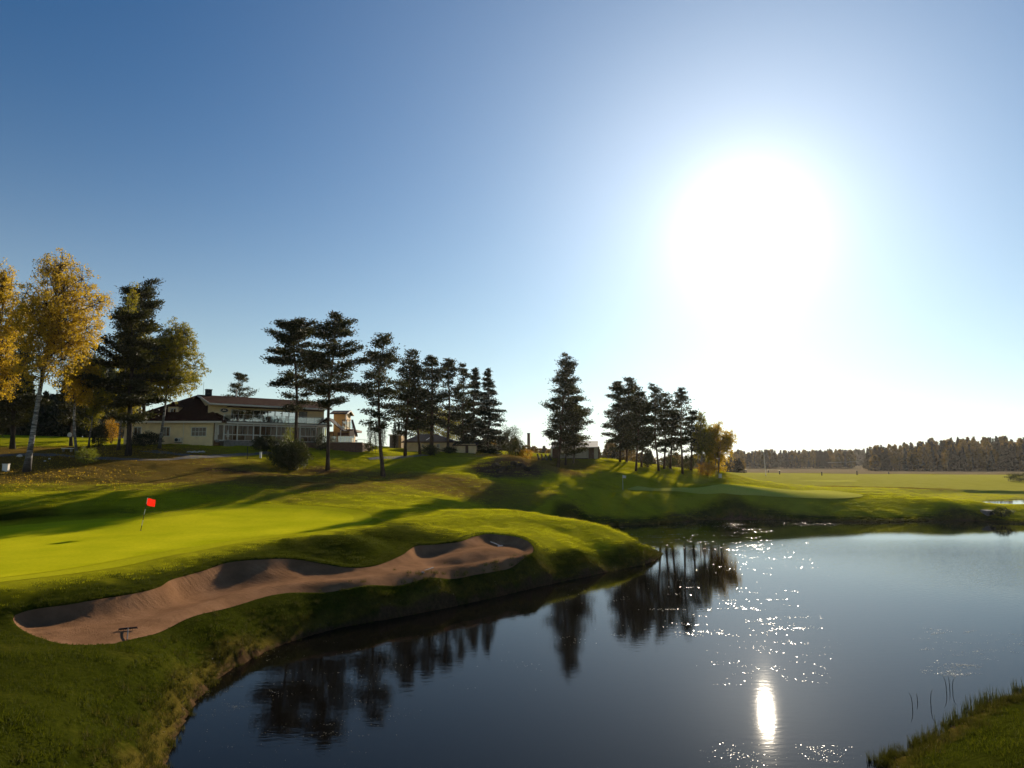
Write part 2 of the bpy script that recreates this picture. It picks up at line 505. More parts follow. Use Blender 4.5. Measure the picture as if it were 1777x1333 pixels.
# putting green outline and the collar round it
green_px = [(-60, 1008, 2.9), (0, 1004, 2.9), (117, 988, 2.95), (234, 967, 3.0), (351, 947, 3.05), (439, 933, 3.1), (520, 925, 3.15), (585, 914, 3.2), (612, 904, 3.27), (606, 893, 3.4), (560, 886, 3.62), (500, 882.5, 3.75), (440, 882.5, 3.8), (390, 886, 3.75),
            (330, 893, 3.65), (245, 902, 3.5), (117, 911, 3.35), (0, 920, 3.2), (-90, 930, 3.1)]
green_pts = np.array([Pz(*g) for g in green_px])
green_pts = np.vstack([green_pts, [[-46, 46, 3.0], [-44, 38, 2.9], [-34, 32, 2.85]]])
GREEN = catmull(green_pts, True, 0.5)
far_px = [(1088, 850), (1120, 852.5), (1180, 854), (1256, 857), (1310, 860.5), (1364, 864), (1420, 866), (1472, 865.5), (1498, 861), (1470, 855.5), (1420, 851.5), (1340, 848.5), (1220, 846.5), (1120, 846.5)]

ctrl = []
def cz(px, py, z): ctrl.append(Pz(px, py, z))
def cd(px, py, d): ctrl.append(Pd(px, py, d))
for p in shore[::1]: ctrl.append(np.array((p[0], p[1], 0.0)))
for p in bunker_pts: ctrl.append(p)
for p in green_pts: ctrl.append(p)
for x, y, z in ((10, 25, -1.2), (0, 33, -1.2), (20, 40, -1.4), (35, 60, -1.5), (50, 80, -1.4), (70, 80, -1.4), (18, 72, -1.2), (25, 86, -1.2), (60, 60, -1.5), (40, 45, -1.4), (2, 20, -1.2), (0, 14, -0.8), (80, 75, -1.2),
                (0, 0, 6.2), (0, 4, 4.6), (-12, 2, 5.0), (14, 2, 5.0), (-30, 0, 4.0), (40, 10, 4.5), (-16, 12, 2.6), (16, 14, 1.7), (30, 22, 2.2), (60, 35, 2.5), (100, 55, 2.5), (110, 80, 2.5),
                (-60, 20, 3.2), (-60, 45, 3.6), (-100, 40, 5), (-100, 80, 9), (-120, 120, 13)):
    ctrl.append(np.array((x, y, z), float))
# near bank left
for a in ((0, 1333, 2.2), (60, 1260, 2.2), (0, 1200, 2.3), (120, 1200, 1.95), (200, 1280, 1.2), (240, 1200, 1.25), (150, 1333, 1.35), (300, 1140, 1.45), (420, 1098, 1.15), (0, 1120, 2.25), (520, 1060, 1.05), (640, 1045, 0.95), (740, 1030, 0.95), (840, 1005, 1.0), (940, 980, 1.25),
          (1020, 965, 1.2), (1090, 960, 0.85), (1120, 958, 0.7)): cz(*a)
# near bank right
for a in ((1777, 1333, 1.35), (1680, 1333, 0.95), (1777, 1270, 0.8), (1720, 1270, 0.5), (1620, 1320, 0.45)): cz(*a)
# between green and bunker, the nose
for a in ((0, 1035, 2.75), (150, 1015, 2.8), (330, 968, 2.95), (480, 945, 3.08), (620, 940, 3.1), (700, 920, 3.15), (760, 905, 3.25), (850, 905, 3.2), (700, 895, 3.45)): cz(*a)
for a in ((925, 893, 60), (860, 884, 62), (1000, 902, 60.5), (1060, 918, 60.5), (1110, 940, 59.5), (1000, 935, 55), (960, 915, 57)): cd(*a)
for x, y, z in ((6, 66, 1.6), (3, 70, 1.5), (1, 76, 1.7), (2, 83, 1.9), (-4, 68, 3.0)): ctrl.append(np.array((x, y, z), float))
# hill behind the green, rising to the clubhouse
for a in ((0, 885, 56), (0, 850, 65), (0, 830, 70), (0, 812, 75), (100, 870, 60), (150, 840, 70), (150, 800, 82), (0, 780, 92), (60, 757, 138), (110, 775, 100), (250, 860, 63), (250, 800, 82), (250, 778, 94),
          (300, 772, 98), (230, 772, 98), (400, 790, 91), (420, 812, 84), (300, 830, 75), (430, 845, 70), (440, 870, 65), (600, 850, 74), (600, 830, 83), (520, 862, 69), (569, 817, 93), (500, 822, 90), (666, 826, 92), (640, 860, 72), (620, 880, 64),
          (660, 785, 106), (600, 790, 103), (560, 785, 102), (480, 782, 100), (628, 783, 108), (720, 800, 104), (760, 786, 113), (720, 786, 115), (830, 786, 120), (800, 830, 92), (820, 803, 105), (780, 870, 75), (740, 845, 84),
          (845, 797, 104), (880, 793, 104), (915, 797, 105), (880, 793, 114), (860, 826, 97.5), (905, 824, 98), (835, 825, 97), (930, 797, 120), (900, 850, 90), (960, 870, 82), (968, 812, 113), (1000, 797, 122), (1045, 797, 122), (1000, 835, 100), (1000, 880, 85), (1060, 842, 102), (1040, 890, 89), (1090, 817, 114), (1150, 818, 117), (1075, 802, 121),
          (1260, 820, 121), (1290, 829, 122), (1180, 838, 108.5), (1100, 880, 94), (1170, 878, 97), (900, 785, 150), (1000, 790, 165), (1150, 815, 140)): cd(*a)
ctrl.append(np.array((-49, 108, 10.4))); ctrl.append(np.array((-36, 112, 10.6))); ctrl.append(np.array((-26, 116, 10.2))); ctrl.append(np.array((-60, 125, 11.5))); ctrl.append(np.array((-35, 135, 11.0)))
# far bank, far green, range
far_pts = []
for i, (px, py) in enumerate(far_px):
    dd = {0: 104, 1: 103, 2: 102.3, 3: 101.4, 4: 101, 5: 100.5, 6: 100.5, 7: 101, 8: 105, 9: 111, 10: 114, 11: 113.5, 12: 110, 13: 106}[i]
    ctrl.append(Pd(px, py, dd)); far_pts.append(Pd(px, py, dd))
for a in ((1290, 838, 145), (1340, 842, 140), (1450, 846, 128), (1230, 832, 114.5), (1110, 832, 107), (1400, 836, 165), (1550, 848, 125), (1600, 860, 112), (1550, 874, 100.5), (1650, 879, 97.5), (1740, 880, 97), (1790, 881, 97), (1700, 850, 135), (1777, 852, 133), (1777, 836, 180),
          (1600, 835, 180), (1500, 826, 250), (1330, 824, 260), (1777, 823, 280), (1550, 818, 360), (1330, 817, 400), (1777, 816, 400), (1620, 866, 108), (1690, 868, 112)): cd(*a)
ctrl += [np.array(p, float) for p in ((118, 105, 2.0), (135, 125, 2.2), (95, 140, 2.3), (150, 80, 3.0), (200, 200, 3), (-150, 250, 14), (0, 260, 8), (-60, 200, 12), (100, 330, 2.9), (0, 450, 4), (-200, 450, 10))]
ctrl = np.array(ctrl)
# smooth surface through all of them (multiquadric)
CC = 2.0
def _phi(d2): return np.sqrt(d2 + CC * CC)
_n = len(ctrl)
_d2 = ((ctrl[:, None, :2] - ctrl[None, :, :2]) ** 2).sum(2)
_A = np.zeros((_n + 1, _n + 1)); _A[:_n, :_n] = _phi(_d2) - 0.12 * np.eye(_n); _A[:_n, _n] = 1; _A[_n, :_n] = 1
_w = np.linalg.solve(_A, np.append(ctrl[:, 2] , 0))
def rbf(X, Y):
    shp = X.shape; x, y = X.ravel(), Y.ravel(); out = np.empty(x.shape)
    for s in range(0, len(x), 20000):
        d2 = (x[s:s + 20000, None] - ctrl[:, 0]) ** 2 + (y[s:s + 20000, None] - ctrl[:, 1]) ** 2
        out[s:s + 20000] = _phi(d2) @ _w[:_n] + _w[_n]
    return out.reshape(shp)
def axis(segs, lo, hi, g=1.12):
    """fine steps inside, growing outwards to lo and hi"""
    a = [segs[0][0]]
    for s0, s1, st in segs:
        k = max(1, int(round((s1 - s0) / st)))
        a += list(s0 + (s1 - s0) * (np.arange(1, k + 1) / k))
    st = segs[-1][2]
    while a[-1] < hi:
        st *= g; a.append(a[-1] + st)
    st = segs[0][2]; left = [a[0]]
    while left[-1] > lo:
        st *= g; left.append(left[-1] - st)
    return np.array(left[:0:-1] + a)
xs = axis([(-70, -28, 0.5), (-28, 18, 0.2), (18, 90, 0.55)], -1200, 1200)
ys = axis([(0, 12, 0.6), (12, 62, 0.2), (62, 132, 0.4)], -150, 1350)
GX, GY = np.meshgrid(xs, ys)
GZ = rbf(GX, GY)
# far away: run out to the flat field the woods stand on
rr = np.hypot(GX, GY)
plain_z = np.where(GX < 0, 6.0 + np.clip(-GX / 60, 0, 4), 1.6)
GZ = GZ + (plain_z - GZ) * smooth01((rr - 330) / 220)
sd_p = poly_sd(GX, GY, POND); sd_p2 = poly_sd(GX, GY, POND2); sd_b = poly_sd(GX, GY, BUNKER); sd_g = poly_sd(GX, GY, GREEN)
# relief of the rough
rough_m = smooth01((sd_g + 0.0) / 3.0) * smooth01((sd_b) / 2.0)
rough_m = np.where(sd_g < 1e8, rough_m, 1.0)
sd_f = poly_sd(GX, GY, catmull(np.array(far_pts), True, 0.8))
rough_m = rough_m * np.where(sd_f < 1e8, smooth01(sd_f / 3.0), 1.0)
amp = np.clip(0.02 + rr / 2500, 0.02, 0.07)
GZ = GZ + rough_m * (amp * 1.3 * wobble(GX, GY, 5.5, 0) + amp * 0.6 * wobble(GX, GY, 2.1, 10)) * smooth01(sd_p / 2.5)
# ridged, stepped slope left of the far green
# shore: crisp water line with a small cut bank
land = np.maximum(GZ, 0.02 + 0.16 * np.clip(sd_p, 0, 2.0) + 0.10 * smooth01(sd_p / 0.35))
GZ = np.where(sd_p > 0, np.where(sd_p < 6, land, GZ), np.minimum(GZ, -0.03 + 0.35 * np.maximum(sd_p, -4)))
GZ = np.where((sd_p2 > 0) & (sd_p2 < 16), np.minimum(GZ, 1.57 + 0.045 * sd_p2 + 0.9 * smooth01((sd_p2 - 10) / 6)), GZ)
l2 = np.maximum(GZ, 1.53 + 0.1 * np.clip(sd_p2, 0, 3))
GZ = np.where(sd_p2 > 0, np.where(sd_p2 < 5, l2, GZ), np.minimum(GZ, 1.46 + 0.3 * np.maximum(sd_p2, -3)))
H0 = GZ.copy()                                   # surface before the bunker is dug
def bil(Z, x, y):
    x = np.asarray(x, float); y = np.asarray(y, float)
    i = np.clip(np.searchsorted(xs, x) - 1, 0, len(xs) - 2); j = np.clip(np.searchsorted(ys, y) - 1, 0, len(ys) - 2)
    tx = (x - xs[i]) / (xs[i + 1] - xs[i]); ty = (y - ys[j]) / (ys[j + 1] - ys[j])
    return (Z[j, i] * (1 - tx) + Z[j, i + 1] * tx) * (1 - ty) + (Z[j + 1, i] * (1 - tx) + Z[j + 1, i + 1] * tx) * ty
def H(x, y): return bil(H0, x, y)
def hit(px, py, d0=12.0, d1=900.0):
    """where the line of sight through a photo pixel meets the ground"""
    rx, rz = ray(px, py)
    d = np.geomspace(d0, d1, 6000)
    below = (CAM_H + rz * d) < H(rx * d, d)
    k = np.argmax(below)
    if not below[k]:
        return Pd(px, py, 120.0)
    dd = d[k]
    return np.array((rx * dd, dd, float(H(rx * dd, dd))))
def grd(px, d):
    """point of the ground in a photo column at a given depth"""
    rx = ray(px, 800)[0]
    return np.array((rx * d, d, float(H(rx * d, d))))
GZ = np.where(sd_b < -0.02, GZ - 1.6, GZ)
# zones
def zone(cx, cy, rx_, ry_, rot=0.0):
    c, s = math.cos(rot), math.sin(rot)
    u = ((GX - cx) * c + (GY - cy) * s) / rx_; v = (-(GX - cx) * s + (GY - cy) * c) / ry_
    return smooth01(1.6 - np.sqrt(u * u + v * v) * 1.1)
z_dry = np.maximum.reduce([zone(-62, 82, 30, 17), zone(-36, 78, 24, 9) * 0.85, zone(-16, 88, 22, 8) * 0.75, zone(-34, 68, 18, 3.0) * 0.45, zone(3, 116, 12, 9) * 0.8, zone(65, 137, 24, 7) * 0.8, zone(4, 106, 7, 5)])
z_dry = np.maximum(z_dry, smooth01((1.3 - sd_p) / 1.3) * 0.55 * (sd_p > 0))
z_dry = np.where((GY > 410) & (GX > 60), 0.0, z_dry)
z_tan = np.where((rr > 320) & (GX > 40), smooth01((rr - 325) / 20), 0.0)
z_soil = np.where(sd_p < 0.5, smooth01((0.16 - sd_p) / 0.2), 0.0)
z_soil = np.maximum(z_soil, smooth01((0.15 - sd_p2) / 0.3))
for cx_, cy_, a_, b_ in ((*hit(398, 818)[:2], 3.2, 1.6), (*hit(880, 812)[:2], 6.0, 4.0), (*hit(560, 815)[:2], 2.5, 2.0)):
    z_soil = np.maximum(z_soil, zone(cx_, cy_, a_, b_) * 0.9)
z_mown = np.maximum.reduce([np.where((rr > 124) & (GX > 22) & (rr < 330), 1.0, 0.0) * (1 - z_dry), zone(-10, 62, 22, 7, 0.1) * 0.6, zone(6, 96, 20, 8) * 0.5, zone(2, 55, 9, 4) * 0.4, zone(50, 118, 40, 26) * 0.7])
z_mown = np.maximum(z_mown, smooth01((GY - 52) / 8) * 0.8)  # keeps the hill out of the darkened rough colour
z_mown = np.maximum(z_mown, smooth01((6.0 - sd_g) / 5.0) * 0.9)
z_mown = np.maximum(z_mown, np.maximum(zone(4, 55, 12, 7), zone(-4, 62, 16, 9)) * 0.9) * (1 - 0.85 * smooth01((2.6 - sd_p) / 1.6))
z_fair_sheen = np.where((GX > 18) & (rr < 330), smooth01((rr - 112) / 30), 0.0) * (1 - z_dry)  # sunward part of the field that takes the painted sheen colour
nV = GX.size
V = np.stack([GX.ravel(), GY.ravel(), GZ.ravel()], 1)
idx = np.arange(nV).reshape(GX.shape)
F = np.stack([idx[:-1, :-1], idx[:-1, 1:], idx[1:, 1:], idx[1:, :-1]], -1).reshape(-1, 4)
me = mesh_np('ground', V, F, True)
for nm, arr in (('dry', z_dry), ('tan', z_tan), ('soil', z_soil), ('mown', z_mown), ('fair_sheen', z_fair_sheen)):
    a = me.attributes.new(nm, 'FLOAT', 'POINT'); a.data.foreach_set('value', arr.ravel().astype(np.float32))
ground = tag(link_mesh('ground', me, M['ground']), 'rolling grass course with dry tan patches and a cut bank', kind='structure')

# water sheets
def sheet(name, x0, x1, y0, y1, z, mat, label):
    me = bpy.data.meshes.new(name)
    me.from_pydata([(x0, y0, z), (x1, y0, z), (x1, y1, z), (x0, y1, z)], [], [(0, 1, 2, 3)])
    return tag(link_mesh(name, me, mat), label, kind='structure')
sheet('pond_water', -14, 100, 8, 96, 0.0, M['water'], 'dark pond mirroring sky and pines')
sheet('upper_pond_water', float(POND2[:, 0].min()) - 1, float(POND2[:, 0].max()) + 1, float(POND2[:, 1].min()) - 1, float(POND2[:, 1].max()) + 1, 1.5, M['water2'], 'bright sliver of second pond beyond the far bank')

# sheets that follow the ground inside an outline
def cdt_fill(outline, step, extra=None):
    o = outline[:, :2]
    lo, hi = o.min(0), o.max(0)
    gx, gy = np.meshgrid(np.arange(lo[0], hi[0], step), np.arange(lo[1], hi[1], step))
    gx = gx + rng.uniform(-.2, .2, gx.shape) * step; gy = gy + rng.uniform(-.2, .2, gy.shape) * step
    sd = poly_sd(gx, gy, outline)
    k = sd < -0.55 * step
    pts = np.vstack([o, np.stack([gx[k], gy[k]], 1)])
    n = len(o)
    r = delaunay_2d_cdt([Vector(p) for p in pts], [], [list(range(n))], 1, 1e-4)
    return np.array([tuple(v) for v in r[0]]), [tuple(f) for f in r[2]]
def overlay(name, outline, step, lift, mat, label, hole=None):
    v2, fs = cdt_fill(outline, step)
    z = H(v2[:, 0], v2[:, 1]) + lift
    me = mesh_np(name, np.column_stack([v2, z]), np.array([f for f in fs if len(f) == 3]), True)
    return tag(link_mesh(name, me, mat), label, kind='structure')
def offset_poly(poly, d):
    p = poly[:, :2]
    t = np.roll(p, -2, 0) - np.roll(p, 2, 0)
    nrm = np.stack([t[:, 1], -t[:, 0]], 1); nrm /= np.linalg.norm(nrm, axis=1)[:, None] + 1e-9
    area = 0.5 * np.sum(p[:, 0] * np.roll(p[:, 1], -1) - np.roll(p[:, 0], -1) * p[:, 1])
    return p + nrm * d * (1 if area > 0 else -1)
collar_out = offset_poly(GREEN, 1.5)
overlay('green_collar', collar_out, 0.5, 0.012, M['collar'], 'slightly darker mown collar round the putting green')
overlay('putting_green', GREEN, 0.5, 0.024, M['green'], 'smooth bright putting green with the red flag')
FARG = catmull(np.array([hit(px, py, 95, 135) for px, py in far_px]), True, 0.8)
overlay('far_putting_green', FARG, 0.6, 0.09, M['far_green'], 'putting green beyond the pond with sun glare in its pale colour')
FARG2 = catmull(np.array([hit(px, py, 130, 330) for px, py in ((1385, 835), (1430, 837), (1486, 836.5), (1480, 834.2), (1430, 833.8), (1390, 834))]), True, 1.5)
overlay('practice_green', FARG2, 2.0, 0.06, M['far_green'], 'thin pale practice green behind the far green')

# ---- bunker: turf lip, soil face and sand floor
def bunker(outline, name, label):
    po = offset_poly
    v2, fs = cdt_fill(po(outline, -0.06), 0.28)
    sd = -poly_sd(v2[:, 0], v2[:, 1], outline)
    base = H(v2[:, 0], v2[:, 1])
    # deeper under the high back edge, thin along the low front edge
    hi = smooth01((base - 1.85) / 0.6)
    wall = 0.02 + 0.62 * hi * (0.65 + 0.35 * wobble(v2[:, 0], v2[:, 1], 9, 20))
    z = base - wall * smooth01(sd / (0.28 + 0.5 * hi)) - 0.02 - (0.03 + 0.22 * hi) * smooth01(sd / 2.0)
    z += 0.008 * wobble(v2[:, 0], v2[:, 1], 1.1, 30) * smooth01(sd / 0.6)
    me = mesh_np(name, np.column_stack([v2, z]), np.array([f for f in fs if len(f) == 3]), True)
    b = tag(link_mesh(name, me, M['sand']), label, kind='structure')
    offs = [(0.9, -0.10), (0.6, -0.005), (0.4, 0.03), (0.2, 0.055), (0.05, 0.05), (-0.03, 0.0), (-0.05, -0.18), (-0.04, -0.5)]
    n = len(outline); V = []; F = []
    for d, dz in offs:
        p = po(outline, d)
        jig = 1 + 0.25 * wobble(p[:, 0], p[:, 1], 0.9, 40)
        hb = H(p[:, 0], p[:, 1]); lowf = 0.15 + 0.85 * smooth01((hb - 1.85) / 0.6)
        V.append(np.column_stack([p, hb + (dz * jig * lowf if dz > -0.09 else dz)]))
    for i in range(len(offs) - 1):
        for j in range(n):
            F.append((i * n + j, i * n + (j + 1) % n, (i + 1) * n + (j + 1) % n, (i + 1) * n + j))
    me = mesh_np('bunker_lip', np.vstack(V), np.array(F), True)
    VV = np.vstack(V)
    for nm, arr in (('dry', z_dry), ('tan', z_tan), ('soil', z_soil), ('mown', z_mown), ('fair_sheen', z_fair_sheen)):
        a = me.attributes.new(nm, 'FLOAT', 'POINT'); a.data.foreach_set('value', bil(arr, VV[:, 0], VV[:, 1]).astype(np.float32))
    tag(link_mesh('bunker_lip', me, M['ground']), 'rolled grass lip round the sand bunker', kind='structure')
    return b
def SANDZ(x, y):
    x = np.atleast_1d(np.asarray(x, float)); y = np.atleast_1d(np.asarray(y, float))
    sd = -poly_sd(x, y, BUNKER); base = H(x, y); hi = smooth01((base - 1.85) / 0.6)
    wall = 0.02 + 0.62 * hi * (0.65 + 0.35 * wobble(x, y, 9, 20))
    return base - wall * smooth01(sd / (0.28 + 0.5 * hi)) - 0.02 - (0.03 + 0.22 * hi) * smooth01(sd / 2.0)
bunker(BUNKER, 'sand_bunker', 'long curving bunker of reddish raked sand below the green')

# ---- cart paths
M['asphalt'] = plain('path_asphalt', (0.13, 0.12, 0.11), 0.9, 0.3, 2.5, spec=0.2, bmp=0.01)
def path(name, px_pts, w, label):
    c = catmull(np.array([hit(*p)[:2] for p in px_pts]), False, 0.5)
    t = np.gradient(c, axis=0); t /= np.linalg.norm(t, axis=1)[:, None]
    nr = np.stack([-t[:, 1], t[:, 0]], 1)
    V = []; k = 5
    for s in np.linspace(-0.5, 0.5, k):
        p = c + nr * w * s
        V.append(np.column_stack([p, H(p[:, 0], p[:, 1]) + 0.045 - 0.03 * abs(s)]))
    n = len(c); F = []
    for i in range(k - 1):
        for j in range(n - 1):
            F.append((i * n + j, (i + 1) * n + j, (i + 1) * n + j + 1, i * n + j + 1))
    me = mesh_np(name, np.vstack(V), np.array(F), True)
    return tag(link_mesh(name, me, M['asphalt']), label, kind='structure')
path('cart_path', [(-30, 792), (40, 789), (90, 790), (140, 794), (200, 797), (260, 798), (310, 796), (360, 793), (420, 789), (470, 786)], 1.5, 'narrow asphalt cart path winding past the birches')
path('service_path', [(250, 783), (290, 786), (325, 790), (350, 793)], 1.6, 'pale path leading down from the clubhouse wall')
path('garden_path', [(640, 797), (680, 795), (715, 792), (740, 790)], 1.2, 'thin pale path before the low yellow house')
#@@PART3

# ================================================================== VEGETATION
M['pine'] = leafy('pine_needles', [(0.0, (0.015, 0.018, 0.005)), (0.5, (0.032, 0.034, 0.009)), (1.0, (0.068, 0.060, 0.016))], 0.33)
M['spruce'] = leafy('spruce_needles', [(0.0, (0.010, 0.016, 0.007)), (0.6, (0.022, 0.030, 0.011)), (1.0, (0.040, 0.042, 0.015))], 0.2)
M['birch_gold'] = leafy('birch_leaves_gold', [(0.15, (0.15, 0.12, 0.012)), (0.4, (0.32, 0.21, 0.015)), (0.65, (0.48, 0.30, 0.02)), (0.9, (0.56, 0.42, 0.05))], 0.6, clump=0.45, gain=1.35)
M['birch_green'] = leafy('birch_leaves_green', [(0.15, (0.06, 0.070, 0.010)), (0.45, (0.17, 0.155, 0.014)), (0.75, (0.34, 0.25, 0.018)), (0.95, (0.44, 0.27, 0.02))], 0.55, clump=0.4, gain=1.3)
M['bush'] = leafy('shrub_leaves', [(0.1, (0.020, 0.028, 0.008)), (0.6, (0.045, 0.050, 0.012)), (0.9, (0.075, 0.060, 0.014))], 0.3, clump=0.8)
M['bush_yellow'] = leafy('shrub_leaves_yellow', [(0.1, (0.10, 0.12, 0.012)), (0.6, (0.20, 0.21, 0.02)), (0.9, (0.30, 0.28, 0.04))], 0.4, clump=0.8)
M['bush_orange'] = leafy('shrub_leaves_orange', [(0.1, (0.22, 0.10, 0.01)), (0.6, (0.40, 0.20, 0.015)), (0.9, (0.5, 0.30, 0.03))], 0.5)
M['wood_mix'] = leafy('far_wood_leaves', [(0.0, (0.018, 0.012, 0.006)), (0.48, (0.035, 0.024, 0.009)), (0.60, (0.10, 0.065, 0.012)), (0.8, (0.36, 0.20, 0.02))], 0.35, clump=0.11)
M['wood_dark'] = leafy('far_conifer_needles', [(0.0, (0.012, 0.010, 0.006)), (0.6, (0.030, 0.022, 0.010)), (1.0, (0.060, 0.040, 0.015))], 0.3, clump=0.15)
M['wood_gold'] = leafy('far_autumn_leaves', [(0.0, (0.05, 0.032, 0.010)), (0.5, (0.14, 0.085, 0.015)), (1.0, (0.42, 0.24, 0.03))], 0.45, clump=0.12)
M['pine_bark'] = plain('pine_bark', (0.085, 0.052, 0.034), 0.9, 0.4, 3.0, spec=0.1, stretch=(3, 3, 0.5), bmp=0.04)
M['dark_bark'] = plain('dark_bark', (0.04, 0.032, 0.026), 0.9, 0.4, 3.0, spec=0.1, stretch=(3, 3, 0.5), bmp=0.04)
def birch_bark():
    m, N, L, P, O = nodes('birch_bark')
    t = noise(N, L, 1.6, 5.0, 0.7, stretch=(0.7, 0.7, 3.5))
    tc = N.new('ShaderNodeTexCoord'); sx = N.new('ShaderNodeSeparateXYZ'); L.new(tc.outputs['Object'], sx.inputs[0])
    r = ramp(N, L, t.outputs['Fac'], [(0.38, (0.03, 0.024, 0.02)), (0.50, (0.17, 0.155, 0.14)), (0.66, (0.44, 0.41, 0.37))])
    mr = N.new('ShaderNodeMapRange'); mr.inputs[1].default_value = 0.2; mr.inputs[2].default_value = 2.6
    L.new(sx.outputs['Z'], mr.inputs[0])
    col = mixc(N, L, mr.outputs[0], (0.05, 0.04, 0.034), r.outputs[0])
    L.new(col, P.inputs['Base Color']); P.inputs['Roughness'].default_value = 0.75
    bump(N, L, P, t.outputs['Fac'], 0.5, 0.02)
    return m
M['birch_bark'] = birch_bark()

def sprays(C, D, ln, wd, jitter=0.5, r=None):
    """rhombic leaf faces: centres C, axis D, arrays or numbers for length and width"""
    r = r or rng
    n = len(C)
    D = D + r.normal(0, jitter, (n, 3)); D /= np.linalg.norm(D, axis=1)[:, None] + 1e-9
    S = np.cross(D, r.normal(0, 1, (n, 3))); S /= np.linalg.norm(S, axis=1)[:, None] + 1e-9
    ln = np.broadcast_to(ln, (n,))[:, None]; wd = np.broadcast_to(wd, (n,))[:, None]
    V = np.empty((n, 4, 3))
    V[:, 0] = C - D * ln * 0.5; V[:, 1] = C + S * wd * 0.5 - D * ln * 0.05; V[:, 2] = C + D * ln * 0.5; V[:, 3] = C - S * wd * 0.5 - D * ln * 0.05
    F = np.arange(n * 4).reshape(n, 4)
    return V.reshape(-1, 3), F
def trunk_path(Ht, lean, bend, n=10, sway=0.12, r=None):
    t = np.linspace(0, 1, n)
    x = lean[0] * t + bend[0] * np.sin(t * math.pi) + sway * np.sin(t * 9 + r.uniform(0, 6)) * t
    y = lean[1] * t + bend[1] * np.sin(t * math.pi) + sway * np.cos(t * 8 + r.uniform(0, 6)) * t
    return np.stack([x, y, t * Ht], 1)
def along(path_, t):
    k = np.clip(np.asarray(t, float), 0, 1) * (len(path_) - 1); i = np.minimum(k.astype(int), len(path_) - 2); f = (k - i)[..., None]
    return path_[i] * (1 - f) + path_[i + 1] * f

def make_pine(name, base, Ht, cb, prof, label, group=None, seed=1, lean=(0, 0), bend=(0, 0), bias=(0, 0), dens=1.0, rad=0.22, whorl=1.12, bark='pine_bark', mat='pine', droop=0.0, pad=0.58):
    """cb: height fraction where the crown begins; prof: [(t, radius)] along the crown from its foot to the top"""
    r = np.random.default_rng(seed)
    t_ = empty(name, base, label, 'tree', group)
    pth = trunk_path(Ht, (lean[0], r.normal(0, 0.5)), (bend[0] + r.normal(0, 0.22), bend[1]), 12, 0.16, r)
    o0 = np.array(base)
    tb = MB()
    rads = [rad * (1.0 - 0.8 * (i / 11) ** 1.1) * (1.35 if i == 0 else 1) for i in range(12)]
    tb.tube([p + o0 - (np.array((0, 0, 0.4)) if i == 0 else 0) for i, p in enumerate(pth)], rads, 9)
    tb.build('trunk', M[bark], t_, True)
    lb = MB()
    pt, pr = [q[0] for q in prof], [q[1] for q in prof]
    C, D, LN = [], [], []
    h = cb * Ht
    # a few dead snags below the crown
    for _ in range(4):
        tz = r.uniform(max(cb - 0.18, 0.0), max(cb, 0.02)); a = r.uniform(0, 6.28); q = along(pth, tz)
        e = q + np.array((math.cos(a), math.sin(a), -0.1)) * r.uniform(0.5, 1.3)
        lb.tube([q + o0, e + o0], [0.03, 0.012], 4, False)
    while h < Ht * 0.995:
        tc = (h / Ht - cb) / (1 - cb)
        R0 = np.interp(tc, pt, pr)
        nb = int(r.integers(3, 6)) if R0 > 0.5 else 3
        a0 = r.uniform(0, 6.28)
        for b in range(nb):
            a = a0 + b * 6.283 / nb + r.normal(0, 0.35)
            L = 1.15 * R0 * (0.34 + 0.83 * r.uniform() ** 0.7) * (1 + bias[0] * math.cos(a) + bias[1] * math.sin(a))
            if L < 0.15 or r.uniform() > 0.93: continue
            up = 0.35 * tc - droop * (1 - tc) + r.normal(0, 0.20 if droop == 0 else 0.06) - 0.02
            q = along(pth, min(0.985, h / Ht + r.normal(0, 0.018)))
            dirv = np.array((math.cos(a), math.sin(a), up)); dirv /= np.linalg.norm(dirv)
            side = np.array((-math.sin(a), math.cos(a), 0))
            e = q + dirv * L + np.array((0, 0, (0.12 + r.normal(0, 0.12) * (droop == 0)) * L - droop * 0.3 * L))
            m_ = q + dirv * L * 0.5 + np.array((0, 0, -0.03 * L))
            br = 0.02 + 0.012 * L
            lb.tube([q + o0, m_ + o0, e + o0], [br, br * 0.7, br * 0.3], 4, False)
            # flat foliage pads along the outer part, wider in the middle
            npad = max(3, int(L / 0.27 * dens))
            for k in range(npad):
                s = 0.28 + 0.75 * (k + r.uniform(0, 0.9)) / npad
                wspread = 0.34 * L * math.sin(min(1, s) * math.pi * 0.8 + 0.25)
                c = (q * (1 - s) ** 1 + e * s) + side * r.normal(0, 0.55) * wspread + np.array((0, 0, 0.08))
                n = int(r.integers(22, 34))
                rp = pad * r.uniform(0.75, 1.3) * (0.55 + 0.45 * min(1, R0 / 2.2))
                g = r.normal(0, 1, (n, 3)) * np.array((rp * 0.70, rp * 0.70, rp * 0.33))
                C.append(c + g)
                dd = g * np.array((1.2, 1.2, 0.6)) / max(rp, .1) + dirv * 0.7 + np.array((0, 0, 0.35))
                D.append(dd / (np.linalg.norm(dd, axis=1)[:, None] + 1e-9))
                LN.append(np.full(n, 0.30 * (0.7 + 0.3 * pad / 0.55)))
        h += whorl * r.uniform(0.7, 1.25) * (1.0 if tc < 0.7 else 0.7)
    C, D, LN = np.vstack(C), np.vstack(D), np.concatenate(LN)
    V, F = sprays(C, D, LN * r.uniform(0.8, 1.6, len(LN)), 0.15, 0.45, r)
    link_mesh('crown', mesh_np('crown', V, F), M[mat], t_)
    tag(lb.build('branches', M[bark], t_), kind='stuff')
    return t_

